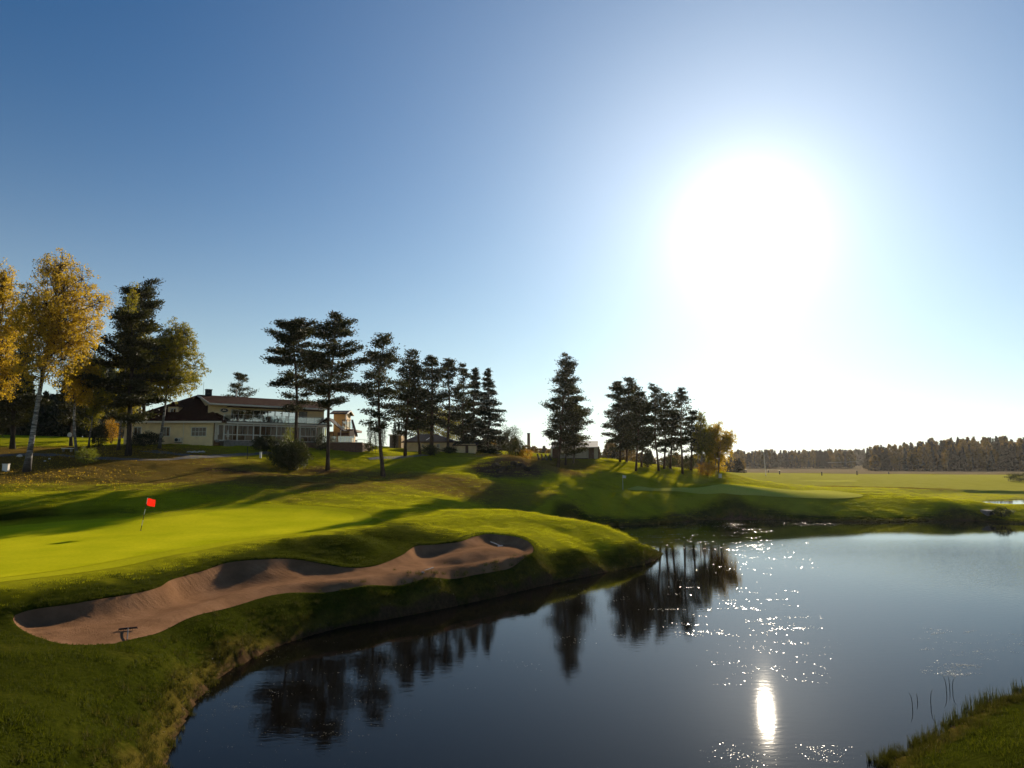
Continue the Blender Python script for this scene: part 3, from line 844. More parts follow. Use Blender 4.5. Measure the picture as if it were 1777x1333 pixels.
def make_birch(name, base, Ht, lobes, label, group=None, seed=1, lean=(0, 0), bend=(0, 0), nleaf=14000, rad=0.2, mat='birch_gold', bark='birch_bark', leaf=0.2, droop=0.7, stems=1):
    """lobes: [(x, y, z, rx, ry, rz)] of the crown, relative to the base"""
    r = np.random.default_rng(seed)
    t_ = empty(name, base, label, 'tree', group)
    o0 = np.array(base)
    pth = trunk_path(Ht * 0.94, lean, bend, 12, 0.10, r)
    tb = MB(); lb = MB()
    tb.tube([p + o0 - (np.array((0, 0, 0.4)) if i == 0 else 0) for i, p in enumerate(pth)], [rad * (1 - 0.88 * (i / 11)) * (1.5 if i == 0 else 1) for i in range(12)], 9)
    for s in range(stems - 1):
        p2 = trunk_path(Ht * 0.8, (lean[0] + r.uniform(-1.2, 1.2), lean[1] + r.uniform(-1, 1)), bend, 10, 0.12, r)
        p2[:, :2] += r.uniform(-0.6, 0.6, 2)
        tb.tube([p + o0 - (np.array((0, 0, 0.4)) if i == 0 else 0) for i, p in enumerate(p2)], [rad * 0.7 * (1 - 0.88 * (i / 9)) for i in range(10)], 7)
    tb.build('trunk', M[bark], t_, True)
    vol = np.array([(l[3] * l[4] * l[5]) ** (2 / 3) for l in lobes]); vol /= vol.sum()
    C, D = [], []
    for l, w in zip(lobes, vol):
        c = np.array(l[:3]); rd = np.array(l[3:6])
        ntw = max(10, int(nleaf * w / 22))
        # twig tips on and inside the lobe, leaves hanging below each
        u = r.normal(0, 1, (ntw, 3)); u /= np.linalg.norm(u, axis=1)[:, None]
        rr_ = r.uniform(0.25, 1.0, (ntw, 1)) ** 0.5 * (1 + 0.13 * r.normal(0, 1, (ntw, 1)))
        tip = c + u * rr_ * rd
        zt = min(max((c[2] - rd[2] * 0.6) / Ht, 0.25), 0.9)
        q = along(pth, zt)
        lb.tube([q + o0, (q * 0.5 + c * 0.5 + np.array((0, 0, 0.1 * rd[2]))) + o0, c + o0, c + np.array((0, 0, rd[2] * 0.6)) + o0], [0.08, 0.06, 0.04, 0.015], 5, False)
        for k in r.choice(ntw, min(ntw, 14), replace=False):
            lb.tube([c + o0, (c * 0.4 + tip[k] * 0.6 + np.array((0, 0, 0.1))) + o0, tip[k] + o0], [0.03, 0.02, 0.008], 3, False)
        m = 22
        drop = r.uniform(0, 1, (ntw, m, 1)) * r.uniform(0.3, 1.5, (ntw, 1, 1)) * droop
        pos = tip[:, None, :] + r.normal(0, 0.17, (ntw, m, 3)) * np.array((1, 1, .6)) - drop * np.array((0, 0, 1.0)) + drop * 0.15 * u[:, None, :]
        C.append(pos.reshape(-1, 3))
        D.append(np.tile(np.array((0, 0, -0.6)), (ntw * m, 1)) + u.repeat(m, 0) * 0.3)
    C, D = np.vstack(C), np.vstack(D)
    V, F = sprays(C, D, leaf * r.uniform(0.6, 1.25, len(C)), leaf * 0.72 * r.uniform(0.7, 1.2, len(C)), 0.7, r)
    link_mesh('crown', mesh_np('crown', V, F), M[mat], t_)
    tag(lb.build('branches', M['dark_bark'], t_), kind='stuff')
    return t_
def auto_lobes(x0, x1, z0, z1, depth, n, r, top=None, size=0.36):
    """lobes filling an oval crown"""
    out = []
    cx, cz = (x0 + x1) / 2, (z0 + z1) / 2; ax, az = (x1 - x0) / 2, (z1 - z0) / 2
    for i in range(n):
        for _ in range(40):
            u = r.uniform(-1, 1, 3)
            if np.linalg.norm(u) < 1: break
        s = r.uniform(0.75, 1.2) * size
        u = u * 0.80
        # egg shape: widest below the middle, tapering upwards
        wz = 1.0 - 0.45 * max(0.0, u[2]) ** 1.3
        out.append((cx + u[0] * ax * wz * 0.9, u[1] * depth * wz * 0.9, cz + u[2] * az, ax * s * wz, depth * s * wz, az * s * 0.8))
    return out
def make_bush(name, base, w, h, label, mat='bush', seed=1, n=2600, d=None, leaf=0.14, group=None, cone=0.0, cat='bush'):
    r = np.random.default_rng(seed)
    t_ = empty(name, base, label, cat, group)
    o0 = np.array(base); d = d or w
    sb = MB()
    for k in range(7):
        a = r.uniform(0, 6.28); e = np.array((math.cos(a) * w * 0.3, math.sin(a) * d * 0.3, h * r.uniform(0.5, 0.8)))
        sb.tube([o0 + np.array((math.cos(a) * .08, math.sin(a) * .08, -0.15)), o0 + e * 0.5 + np.array((0, 0, 0.1 * h)), o0 + e], [0.035, 0.025, 0.01], 5, False)
    tag(sb.build('stems', M['dark_bark'], t_), kind='stuff')
    u = r.normal(0, 1, (n, 3)); u /= np.linalg.norm(u, axis=1)[:, None]
    bl = 1 + 0.22 * np.sin(u[:, 0] * 5 + seed) * np.cos(u[:, 1] * 6 + seed * 2) + 0.16 * np.sin(u[:, 2] * 9 + u[:, 0] * 7 + seed)
    rad = r.uniform(0.1, 1, n) ** 0.4 * bl
    C = u * rad[:, None] * np.array((w / 2, d / 2, h / 2)) + np.array((0, 0, h * 0.5))
    if cone:
        k = np.clip(1 - cone * np.clip(C[:, 2] / h, 0, 1), 0.06, 1); C[:, 0] *= k; C[:, 1] *= k
    C[:, 2] = np.maximum(C[:, 2], 0.03)
    V, F = sprays(C, u + np.array((0, 0, 0.5)), leaf * r.uniform(0.6, 1.5, n), leaf * 0.5, 0.5, r)
    link_mesh('foliage', mesh_np('foliage', V, F), M[mat], t_)
    return t_

def base_of(px, d):
    return grd(px, d)
def hgt(px, py, d, base):
    return Pd(px, py, d)[2] - base[2]
MPP = lambda d: d / 1195.0         # metres per photo pixel at a depth

# ---- the pines, from the clubhouse to the shed
PG = 'pines scattered before the clubhouse'
def pine_at(px, d, top_px, top_py, cb_py, prof_px, label, seed, name='pine_tree', **kw):
    b = base_of(px, d)
    Ht = hgt(top_px, top_py, d, b)
    cbz = (hgt(top_px, cb_py, d, b)) / Ht
    leanx = (ray(top_px, top_py)[0] - ray(px, 800)[0]) * d
    prof = [(t, w * MPP(d)) for t, w in prof_px]
    return make_pine(name, b, Ht, cbz, prof, label, seed=seed, lean=(leanx, 0), **kw)
PINE_STD = lambda w: [(0, w * 0.75), (0.12, w), (0.35, w * 0.95), (0.6, w * 0.78), (0.8, w * 0.55), (0.93, w * 0.3), (1, w * 0.12)]
pine_at(513, 95, 508, 556, 700, [(0, 36), (0.1, 48), (0.22, 38), (0.35, 38), (0.55, 46), (0.68, 46), (0.8, 34), (0.92, 26), (1, 14)], 'broad dark pine rising from the big bush before the clubhouse', 11, bias=(0.05, 0), group=PG, rad=0.27, dens=1.6)
pine_at(569, 93, 583, 549, 696, [(0, 26), (0.1, 44), (0.3, 46), (0.55, 44), (0.72, 36), (0.85, 25), (0.95, 13), (1, 6)], 'slender pine with ochre trunk at the right end of the clubhouse', 12, bias=(0.12, 0), group=PG, rad=0.26, bend=(-0.5, 0), dens=1.6)
pine_at(666, 92, 664, 588, 745, [(0, 12), (0.07, 38), (0.2, 30), (0.4, 40), (0.62, 38), (0.75, 26), (0.88, 20), (0.96, 19), (1, 10)], 'tall lone pine on the open lawn right of the terrace wall', 13, group=PG, rad=0.27, dens=1.1, whorl=1.2)
pine_at(703, 106, 716, 606, 752, PINE_STD(30), 'leaning pine with wind-swept top beside the low yellow house', 14, group=PG, rad=0.24)
pine_at(729, 110, 722, 634, 745, PINE_STD(26), 'dense shorter pine at the left corner of the low yellow house', 15, group=PG, rad=0.22)
pine_at(748, 111, 749, 619, 742, PINE_STD(29), 'thick-trunked pine before the middle of the low yellow house', 16, group=PG, rad=0.36, dens=1.15)
pine_at(777, 114, 779, 624, 742, PINE_STD(27), 'straight pine before the right half of the low yellow house', 17, group=PG, rad=0.25, dens=0.95)
pine_at(806, 118, 805, 631, 770, PINE_STD(20), 'thin airy pine just left of the dark spruce', 18, group=PG, rad=0.17, dens=0.9)
def spruce_at(px, d, top_py, w_px, label, seed, group=None, low=790, dens=1.1, name='spruce_tree'):
    b = base_of(px, d); Ht = hgt(px, top_py, d, b); w = w_px * MPP(d)
    return make_pine(name, b, Ht, 0.04, [(0, w), (0.15, w * 0.96), (0.45, w * 0.72), (0.75, w * 0.36), (0.92, w * 0.13), (1, w * 0.03)], label, group=group, seed=seed, dens=dens, rad=0.22, whorl=0.62, bark='dark_bark', mat='spruce', droop=0.30, pad=0.5)
spruce_at(845, 121, 640, 28, 'large dark spruce reaching the ground beside the rocky mound', 21)
spruce_at(824, 125, 638, 24, 'second dark spruce half hidden behind the large one', 22)
pine_at(968, 113, 984, 614, 770, [(0, 16), (0.12, 28), (0.3, 33), (0.5, 29), (0.7, 21), (0.85, 14), (0.95, 9), (1, 6)], 'tall conical pine standing alone before the shed', 23, bias=(0.10, 0), rad=0.24, dens=1.25, whorl=0.95)
pine_at(981, 117, 988, 660, 785, PINE_STD(24), 'thinner pine close behind the tall conical one', 24, rad=0.15)
pine_at(995, 118, 1004, 704, 786, PINE_STD(24), 'small low pine whose foliage covers the shed roof', 25, rad=0.15, dens=1.2)
CG = 'pines in the grove by the far bank'
for k, (px, d, tx, ty, cb, w, lab) in enumerate((
        (1076, 121, 1071, 664, 775, 26, 'leftmost pine of the far grove'),
        (1087, 122, 1092, 657, 768, 24, 'tallest pine of the far grove with spiky crown'),
        (1103, 114, 1110, 672, 778, 27, 'front pine of the far grove with brown-tinged foliage'),
        (1113, 119, 1120, 700, 782, 18, 'short pine tucked behind the front pine of the grove'),
        (1143, 117, 1136, 666, 775, 21, 'grove pine with a flat tufted top right of the gap'),
        (1152, 119, 1152, 684, 778, 22, 'grove pine next to the flat-topped one'),
        (1163, 121, 1168, 712, 785, 18, 'low dark pine in the middle of the grove'),
        (1184, 117.5, 1183, 673, 772, 19, 'slim airy pine in the right half of the grove'),
        (1199, 120, 1202, 714, 782, 17, 'last and smallest pine of the grove beside the birches'))):
    pine_at(px, d, tx, ty, cb, PINE_STD(w), lab, 30 + k, group=CG, rad=0.19, dens=1.1 if k < 4 else 0.8, whorl=0.95)
def birch_px(px, d, x0, x1, y0, y1, label, seed, mat='birch_gold', n=16, nleaf=12000, rad=0.18, depth=None, group=None, name='birch_tree', leaf=0.19, top=None, droop=0.6, **kw):
    b = base_of(px, d); r = np.random.default_rng(seed + 500)
    m = MPP(d)
    X0, X1 = (x0 - px) * m, (x1 - px) * m
    Z1, Z0 = hgt(px, y0, d, b), hgt(px, y1, d, b)
    lob = auto_lobes(X0, X1, Z0, Z1, depth or (X1 - X0) / 2, n, r)
    lob.append(((X0 + X1) / 2, 0, Z1 - (Z1 - Z0) * 0.13, (X1 - X0) * 0.13, (X1 - X0) * 0.13, (Z1 - Z0) * 0.13))
    return make_birch(name, b, Z1, lob, label, group, seed, lean=((X0 + X1) / 2, 0), nleaf=nleaf, rad=rad, mat=mat, leaf=leaf, droop=droop, **kw)
BG = 'birches at the right edge of the grove'
birch_px(1216, 119, 1198, 1240, 712, 808, 'greenish birch at the right of the far grove', 51, 'birch_green', 22, 15000, 0.12, group=BG, stems=3)
birch_px(1246, 120, 1216, 1282, 728, 815, 'golden birch ending the far grove on the right', 52, 'birch_gold', 24, 18000, 0.12, group=BG, stems=3)
birch_px(1229, 121, 1214, 1252, 735, 805, 'yellow-green birch between the two at the grove end', 53, 'birch_green', 18, 10000, 0.10, group=BG, stems=2)
# ---- left group
LG = 'autumn birches at the left edge'
birch_px(47, 74, -22, 186, 430, 678, 'big golden birch with white leaning trunk nearest the camera', 61, 'birch_gold', 52, 46000, 0.30, leaf=0.18, group=LG, depth=5.5)
birch_px(-12, 80, -75, 40, 452, 690, 'golden birch cut by the left edge of the picture', 62, 'birch_gold', 26, 24000, 0.22, group=LG)
birch_px(133, 86, 98, 176, 588, 712, 'small amber birch with curved trunk left of the clubhouse', 63, 'birch_gold', 16, 11000, 0.17, group=LG, bend=(-0.9, 0))
birch_px(152, 96, 130, 190, 610, 740, 'slim drooping birch behind the curved one', 64, 'birch_green', 16, 11000, 0.12, group=LG)
birch_px(204, 92, 176, 250, 494, 740, 'tall greenish birch beside the dark pine', 65, 'birch_green', 26, 20000, 0.16, group=LG)
birch_px(275, 93, 228, 356, 552, 712, 'yellow-green birch with white trunk before the clubhouse roof', 66, 'birch_green', 40, 44000, 0.19, group=LG, leaf=0.19, droop=0.4)
DG = 'dark conifers at the left edge'
pine_at(20, 92, 22, 560, 735, PINE_STD(40), 'dark pine behind the big golden birch', 71, group=DG, rad=0.3, dens=1.2, bark='dark_bark')
pine_at(-20, 96, -20, 600, 752, PINE_STD(46), 'dark pine at the very left edge', 72, group=DG, rad=0.3, dens=1.2, bark='dark_bark')
pine_at(222, 86, 232, 545, 728, [(0, 40), (0.15, 54), (0.4, 54), (0.65, 44), (0.85, 28), (1, 14)], 'heavy dark pine with thick trunk left of the clubhouse', 73, group=DG, rad=0.34, dens=1.7, bark='dark_bark')
pine_at(250, 104, 240, 494, 690, [(0, 46), (0.3, 54), (0.6, 48), (0.8, 34), (0.93, 24), (1, 14)], 'tallest dark pine whose top rises behind the left birches', 74, group=DG, rad=0.28, dens=1.5, bark='dark_bark')
pine_at(122, 100, 120, 655, 735, PINE_STD(22), 'short dark pine behind the curved birch', 75, group=DG, rad=0.22, bark='dark_bark')
pine_at(160, 112, 165, 640, 740, PINE_STD(34), 'dark pine in the shade behind the slim birch', 76, group=DG, rad=0.22, bark='dark_bark')
pine_at(415, 150, 414, 648, 720, PINE_STD(24), 'small pine showing above the clubhouse roof', 77, rad=0.2, dens=1.1)
# ---- shrubs and hedges
make_bush('round_juniper', base_of(171, 96), 2.6, 3.4, 'dark rounded juniper in the shade left of the clubhouse', 'spruce', 81, 4200, cone=0.35)
make_bush('orange_bush', base_of(191, 108), 2.4, 4.2, 'bright orange bush glowing behind the dark juniper', 'bush_orange', 82, 2600)
make_bush('yellow_shrub', hit(150, 805) , 2.5, 1.9, 'small yellow-green shrub beside the cart path', 'bush_yellow', 83, 2200, leaf=0.12)
make_bush('large_bush', base_of(503, 91.5), 5.0, 3.9, 'large dark bush at the foot of the broad pine', 'bush', 84, 15000, leaf=0.20)
make_bush('yellow_bush', base_of(500, 95.5), 2.0, 4.7, 'yellowish shrub poking out above the large dark bush', 'bush_yellow', 85, 1500)
make_bush('juniper_hedge', base_of(250, 96.5), 4.8, 1.9, 'low spreading juniper against the yellow clubhouse wall', 'spruce', 86, 7000, d=2.0)
make_bush('terrace_hedge', base_of(460, 98.5), 4.0, 2.2, 'dark clipped bush below the glazed ground floor', 'bush', 87, 7000, d=1.8)
make_bush('terrace_shrub', base_of(557, 104), 2.6, 2.6, 'brownish shrub before the terrace wall', 'bush', 88, 2600, d=1.6)
make_bush('house_hedge', base_of(747, 110), 3.2, 1.7, 'dark square-cut hedge before the low yellow house', 'bush', 89, 3200, d=1.5)
make_bush('house_shrub', base_of(780, 112), 2.6, 1.1, 'low hedge at the right pine of the yellow house', 'bush', 90, 2200, d=1.4)
make_bush('mound_bush', base_of(884, 122), 4.2, 5.0, 'green bush standing right of the dark spruce', 'bush', 91, 9000)
make_bush('mound_shrub', base_of(897, 118), 2.6, 3.0, 'smaller dark bush on top of the rocky mound', 'bush', 92, 4800)
make_bush('golden_shrub', base_of(912, 118), 2.6, 1.7, 'low golden shrub on the crest right of the mound', 'bush_orange', 93, 1800)
make_bush('wall_shrub', base_of(640, 107), 2.2, 1.5, 'dark shrub below the terrace railing', 'bush', 94, 1900)
make_bush('range_bush', base_of(1768, 178), 6.5, 2.2, 'dark low thicket at the right edge of the practice field', 'bush', 95, 3500, leaf=0.2)
make_bush('golden_thicket', base_of(760, 150), 13, 9.0, 'golden thicket glowing behind the low yellow house', 'birch_green', 96, 22000, d=6, leaf=0.26)
for k, (px, d, w, h, lab) in enumerate(((684, 126, 1.4, 5.2, 'first columnar cypress left of the yellow house'), (691, 128, 1.3, 4.6, 'second columnar cypress left of the yellow house'), (641, 150, 2.2, 6.5, 'pointed conifer beyond the railing on the left'), (652, 152, 2.4, 5.8, 'pointed conifer beyond the railing in the middle'), (664, 150, 2.2, 5.6, 'pointed conifer beyond the railing on the right'))):
    make_bush('columnar_conifer', base_of(px, d), w, h, lab, 'spruce', 100 + k, 2400, cone=0.75, cat='conifer', group='columnar conifers by the terrace')

for k, (px, d, w, h, mat, lab) in enumerate(((1124, 120, 2.2, 2.6, 'spruce', 'small dark sapling between the left trunks of the grove'), (1160, 123, 3.2, 2.0, 'bush', 'low dark undergrowth in the middle of the grove'),
                                             (1196, 121, 2.8, 2.6, 'bush', 'undergrowth at the foot of the smallest grove pine'), (1226, 117, 3.4, 2.2, 'bush_orange', 'amber undergrowth at the foot of the grove birches'))):
    make_bush('undergrowth', base_of(px, d), w, h, lab, mat, 130 + k, 3600, group='undergrowth of the grove', cone=0.5 if k == 0 else 0.0)
# ---- far woods: each reads as one mass
def wood(name, spots, label, seed, mat='wood_mix'):
    r = np.random.default_rng(seed)
    Vs, Fs, nb, MI = [], [], 0, []
    for (x, y, h, w, conif) in spots:
        z = float(H(x, y)) - 0.3
        n = 260 if h * 1195 / y < 26 else 520
        t = r.uniform(0.05, 1, n) ** 0.8
        rad = (np.interp(t, [0, .15, .5, 1], [0.55, 1, .68, 0.04]) if conif else np.interp(t, [0, .2, .6, .85, 1], [0.4, .8, 1, .7, 0.2])) * w
        a = r.uniform(0, 6.28, n); q = r.uniform(0.2, 1, n) ** 0.5
        C = np.stack([x + np.cos(a) * rad * q, y + np.sin(a) * rad * q, z + t * h], 1)
        s = np.sqrt(w * h) * 0.21
        V, F = sprays(C, np.tile((0, 0, 0.2 if conif else 0.5), (n, 1)) + np.stack([np.cos(a), np.sin(a), a * 0], 1) * 0.6, s * r.uniform(0.7, 1.5, n), s * 0.55, 0.5, r)
        Vs.append(V); Fs.append(F + nb); nb += len(V); MI += [0 if conif else 1] * n
        tv = np.array([(x + dx * 0.16, y + dy * 0.16, z + zz) for zz in (0, h * 0.8) for dx, dy in ((-1, -1), (1, -1), (1, 1), (-1, 1))])
        tf = np.array([(0, 1, 5, 4), (1, 2, 6, 5), (2, 3, 7, 6), (3, 0, 4, 7)])
        Vs.append(tv); Fs.append(tf + nb); nb += 8; MI += [0] * 4
    me = mesh_np(name, np.vstack(Vs), np.vstack(Fs))
    o = link_mesh(name, me, M['wood_dark'] if mat == 'wood_mix' else M[mat]); me.materials.append(M['wood_gold'] if mat == 'wood_mix' else M[mat])
    me.polygons.foreach_set('material_index', np.array(MI, np.int32))
    return tag(o, label, 'wood', kind='stuff')
r_ = np.random.default_rng(77)
sp = []
for k in range(240):      # low wood left of the gap
    px = 1268 + (1480 - 1268) * r_.uniform(); d = 620 + r_.uniform(0, 60)
    x = ray(px, 800)[0] * d
    sp.append((x, d, r_.uniform(11.5, 17.5), r_.uniform(2.0, 4.0), r_.uniform() < 0.65))
wood('far_wood', sp, 'low brown wood beyond the practice field left of the gap', 201)
sp = []
for k in range(330):      # higher wood on the right
    px = 1505 + (1860 - 1505) * r_.uniform() ** 0.95; row = r_.uniform(); d = 455 + 90 * row
    x = ray(px, 800)[0] * d
    top = np.interp(px, [1505, 1560, 1620, 1690, 1860], [14, 15.5, 18.5, 20.5, 21])
    sp.append((x, d, top * r_.uniform(0.62, 1.02) + row * 6.0, r_.uniform(1.8, 4.2), r_.uniform() < 0.55))
wood('autumn_wood', sp, 'higher autumn wood on the right horizon', 202)
sp = [(ray(1440 + 80 * r_.uniform(), 800)[0] * 900, 880 + 50 * r_.uniform(), r_.uniform(17, 23), 4, True) for k in range(50)]
wood('gap_wood', sp, 'distant wood seen through the gap in the treeline', 203)
sp = []
for k in range(150):      # behind the shed and the grove
    px = 840 + (1285 - 840) * r_.uniform(); d = 250 + r_.uniform(0, 50)
    sp.append((ray(px, 800)[0] * d, d, r_.uniform(5, 8.5) * (1.25 if 905 > px or 1040 < px < 1100 else 0.85), r_.uniform(1.5, 2.6), r_.uniform() < 0.45))
wood('background_wood', sp, 'hazy low wood behind the shed and the grove', 204)
sp = []
for k in range(230):      # dark wood behind the left trees
    px = -140 + (230 + 140) * r_.uniform(); d = 140 + r_.uniform(0, 50)
    sp.append((ray(px, 800)[0] * d, d, r_.uniform(7.5, 12) * (1.45 if px < 45 or px > 105 else 0.85), r_.uniform(1.8, 2.8), r_.uniform() < 0.7))
wood('shady_wood', sp, 'dark wood closing the view behind the left birches', 205, 'spruce')
#@@PART4

# ================================================================== GRASS AND SHORE PLANTS
def tuft_mesh(name, n, spread, h0, h1, w, lean, seed):
    r = np.random.default_rng(seed)
    a = r.uniform(0, 6.28, n); q = spread * np.sqrt(r.uniform(0, 1, n))
    P0 = np.stack([np.cos(a) * q, np.sin(a) * q, np.full(n, -0.02)], 1)
    hh = r.uniform(h0, h1, n); b = r.uniform(0, 6.28, n); ln = hh * r.uniform(0, lean, n)
    tip = P0 + np.stack([np.cos(b) * ln, np.sin(b) * ln, hh], 1)
    c = r.uniform(0, 6.28, n); S = np.stack([np.cos(c), np.sin(c), c * 0], 1) * (w / 2)
    V = np.empty((n, 3, 3)); V[:, 0] = P0 - S; V[:, 1] = P0 + S; V[:, 2] = tip
    return mesh_np(name, V.reshape(-1, 3), np.arange(n * 3).reshape(n, 3))
def scatter(name, pts, scl, tuft, mat, label, cat):
    """one object of grass: tufts stood on given points of the ground"""
    me = bpy.data.meshes.new(name)
    me.vertices.add(len(pts)); me.vertices.foreach_set('co', np.asarray(pts, np.float32).ravel())
    a = me.attributes.new('tuft_size', 'FLOAT', 'POINT'); a.data.foreach_set('value', np.asarray(scl, np.float32))
    a = me.attributes.new('tuft_turn', 'FLOAT_VECTOR', 'POINT')
    rot = np.zeros((len(pts), 3), np.float32); rot[:, 2] = rng.uniform(0, 6.28, len(pts)); a.data.foreach_set('vector', rot.ravel())
    o = tag(link_mesh(name, me, None), label, cat, kind='stuff')
    tuft.materials.append(mat)
    to = bpy.data.objects.new(name + '_tuft', tuft)
    ng = bpy.data.node_groups.new(name, 'GeometryNodeTree')
    ng.interface.new_socket('Geometry', in_out='INPUT', socket_type='NodeSocketGeometry')
    ng.interface.new_socket('Geometry', in_out='OUTPUT', socket_type='NodeSocketGeometry')
    N, L = ng.nodes, ng.links
    gi, go = N.new('NodeGroupInput'), N.new('NodeGroupOutput')
    iop = N.new('GeometryNodeInstanceOnPoints'); oi = N.new('GeometryNodeObjectInfo'); oi.inputs['Object'].default_value = to
    oi.inputs['As Instance'].default_value = True
    na = N.new('GeometryNodeInputNamedAttribute'); na.data_type = 'FLOAT'; na.inputs['Name'].default_value = 'tuft_size'
    nr = N.new('GeometryNodeInputNamedAttribute'); nr.data_type = 'FLOAT_VECTOR'; nr.inputs['Name'].default_value = 'tuft_turn'
    L.new(gi.outputs[0], iop.inputs['Points']); L.new(oi.outputs['Geometry'], iop.inputs['Instance'])
    L.new(na.outputs[0], iop.inputs['Scale']); L.new(nr.outputs[0], iop.inputs['Rotation'])
    L.new(iop.outputs[0], go.inputs[0])
    md = o.modifiers.new('tufts', 'NODES'); md.node_group = ng
    return o
def grassy(name, stops, trans=0.5, gain=1.3):
    m = leafy(name, stops, trans, 0.8, clump=0.35, gain=gain)
    m.node_tree.nodes['Principled BSDF'].inputs['Specular IOR Level'].default_value = 0.08
    return m
M['grass'] = grassy('dimmed_rough_grass', [(0.15, (0.020, 0.027, 0.002)), (0.45, (0.046, 0.056, 0.004)), (0.7, (0.085, 0.088, 0.007)), (0.97, (0.17, 0.125, 0.025))], 0.35)  # near rough made darker: lens falloff over the foreground painted into the blades
M['mown_grass'] = grassy('semi_rough_grass', [(0.15, (0.19, 0.20, 0.005)), (0.45, (0.34, 0.335, 0.008)), (0.7, (0.44, 0.41, 0.012)), (0.95, (0.50, 0.42, 0.03))])
M['shore_grass'] = grassy('shore_grass', [(0.15, (0.020, 0.024, 0.004)), (0.5, (0.045, 0.045, 0.008)), (0.75, (0.10, 0.080, 0.022)), (0.98, (0.24, 0.18, 0.08))], 0.35)
M['dry_grass'] = grassy('dry_grass', [(0.15, (0.07, 0.045, 0.014)), (0.5, (0.14, 0.085, 0.022)), (0.9, (0.24, 0.17, 0.06))], 0.4)
def rand_pts(n, x0, x1, y0, y1):
    return rng.uniform(x0, x1, n), rng.uniform(y0, y1, n)
def in_view(x, y, m=0.80):
    return (np.abs(x) < y * m + 3)
bz = bil(sd_b, 0, 20)  # noqa
def sdv(S, x, y): return bil(np.clip(S, -60, 60), x, y)
x, y = rand_pts(60000, -32, 20, 12, 66)
k = in_view(x, y) & (sdv(sd_p, x, y) > 0.5) & (sdv(sd_g, x, y) > 1.7) & (sdv(sd_b, x, y) > 0.25) & (rng.uniform(0, 1, len(x)) < 0.62 + 0.4 * wobble(x, y, 1.6, 50))
x, y = x[k], y[k]
mw = bil(z_mown, x, y) > rng.uniform(0.25, 0.75, len(x))
scatter('semi_rough_grass', np.stack([x[mw], y[mw], H(x[mw], y[mw])], 1), rng.uniform(0.45, 0.95, mw.sum()) * (1 + 0.25 * wobble(x[mw], y[mw], 3, 60)), tuft_mesh('semi_rough_tuft', 46, 0.30, 0.03, 0.09, 0.016, 0.9, 9), M['mown_grass'], 'bright semi-rough grass round the green and on the nose', 'grass')
x, y = x[~mw], y[~mw]
scatter('dimmed_rough_grass', np.stack([x, y, H(x, y)], 1), rng.uniform(0.6, 1.3, len(x)) * (1 + 0.25 * wobble(x, y, 3, 60)), tuft_mesh('rough_tuft', 46, 0.30, 0.035, 0.10, 0.016, 0.9, 1), M['grass'], 'rough grass of the near slopes round the green, colour dimmed for the foreground', 'grass')
x, y = rand_pts(42000, -75, 90, 58, 132)
k = in_view(x, y) & (sdv(sd_p, x, y) > 0.7) & (sdv(sd_p2, x, y) > 0.5) & (sdv(sd_g, x, y) > 2) & (poly_sd(x, y, FARG) > 1) & (rng.uniform(0, 1, len(x)) < 0.6 + 0.45 * wobble(x, y, 3.0, 50))
x, y = x[k], y[k]
dry = bil(z_dry, x, y) > rng.uniform(0.2, 0.9, len(x))
tm = tuft_mesh('meadow_tuft', 30, 0.55, 0.05, 0.15, 0.03, 0.9, 2)
g = ~dry
scatter('meadow_grass', np.stack([x[g], y[g], H(x[g], y[g])], 1), rng.uniform(0.6, 1.2, g.sum()), tm, M['mown_grass'], 'green rough grass of the hill behind the green', 'grass')
scatter('dry_meadow_grass', np.stack([x[dry], y[dry], H(x[dry], y[dry])], 1), rng.uniform(0.6, 1.3, dry.sum()), tuft_mesh('dry_tuft', 30, 0.55, 0.05, 0.15, 0.03, 0.9, 3), M['dry_grass'], 'dry tan grass under the trees', 'grass')
# lip of the bunker
t = rng.integers(0, len(BUNKER), 3600); off = rng.uniform(-0.02, 0.5, 3600)
p_all = [offset_poly(BUNKER, o_) for o_ in (0.0, 0.15, 0.3, 0.5)]
kk = rng.integers(0, 4, 3600)
P2 = np.array([p_all[a][b] for a, b in zip(kk, t)]) + rng.normal(0, 0.05, (3600, 2))
P2 = P2[poly_sd(P2[:, 0], P2[:, 1], BUNKER) > -0.03]
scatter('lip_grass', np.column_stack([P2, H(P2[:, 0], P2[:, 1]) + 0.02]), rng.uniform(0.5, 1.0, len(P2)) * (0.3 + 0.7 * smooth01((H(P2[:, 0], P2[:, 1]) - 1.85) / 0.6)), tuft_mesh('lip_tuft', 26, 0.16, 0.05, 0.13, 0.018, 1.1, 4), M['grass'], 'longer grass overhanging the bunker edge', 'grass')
# shoreline grass: tangled, partly dead
nS = 14000
i_ = rng.integers(0, len(POND), nS); base = POND[i_] + rng.normal(0, 0.12, (nS, 2))
pin = offset_poly(POND, 1.0) - POND[:, :2]
o_ = np.abs(rng.normal(0, 1, nS)) * np.where(base[:, 0] < -2, 0.7, 0.45) - 0.05
base = base + pin[i_] * o_[:, None]
k = in_view(base[:, 0], base[:, 1]) & (base[:, 1] < 100) & (rng.uniform(0, 1, nS) < 0.55 + 0.55 * wobble(base[:, 0], base[:, 1], 1.7, 55))
base = base[k]
zz = np.maximum(H(base[:, 0], base[:, 1]), 0.0)
scatter('shore_grass', np.column_stack([base, zz]), rng.uniform(0.35, 0.9, len(base)), tuft_mesh('shore_tuft', 34, 0.20, 0.06, 0.30, 0.02, 0.8, 5), M['shore_grass'], 'tangled half-dead grass along the water edge', 'grass')

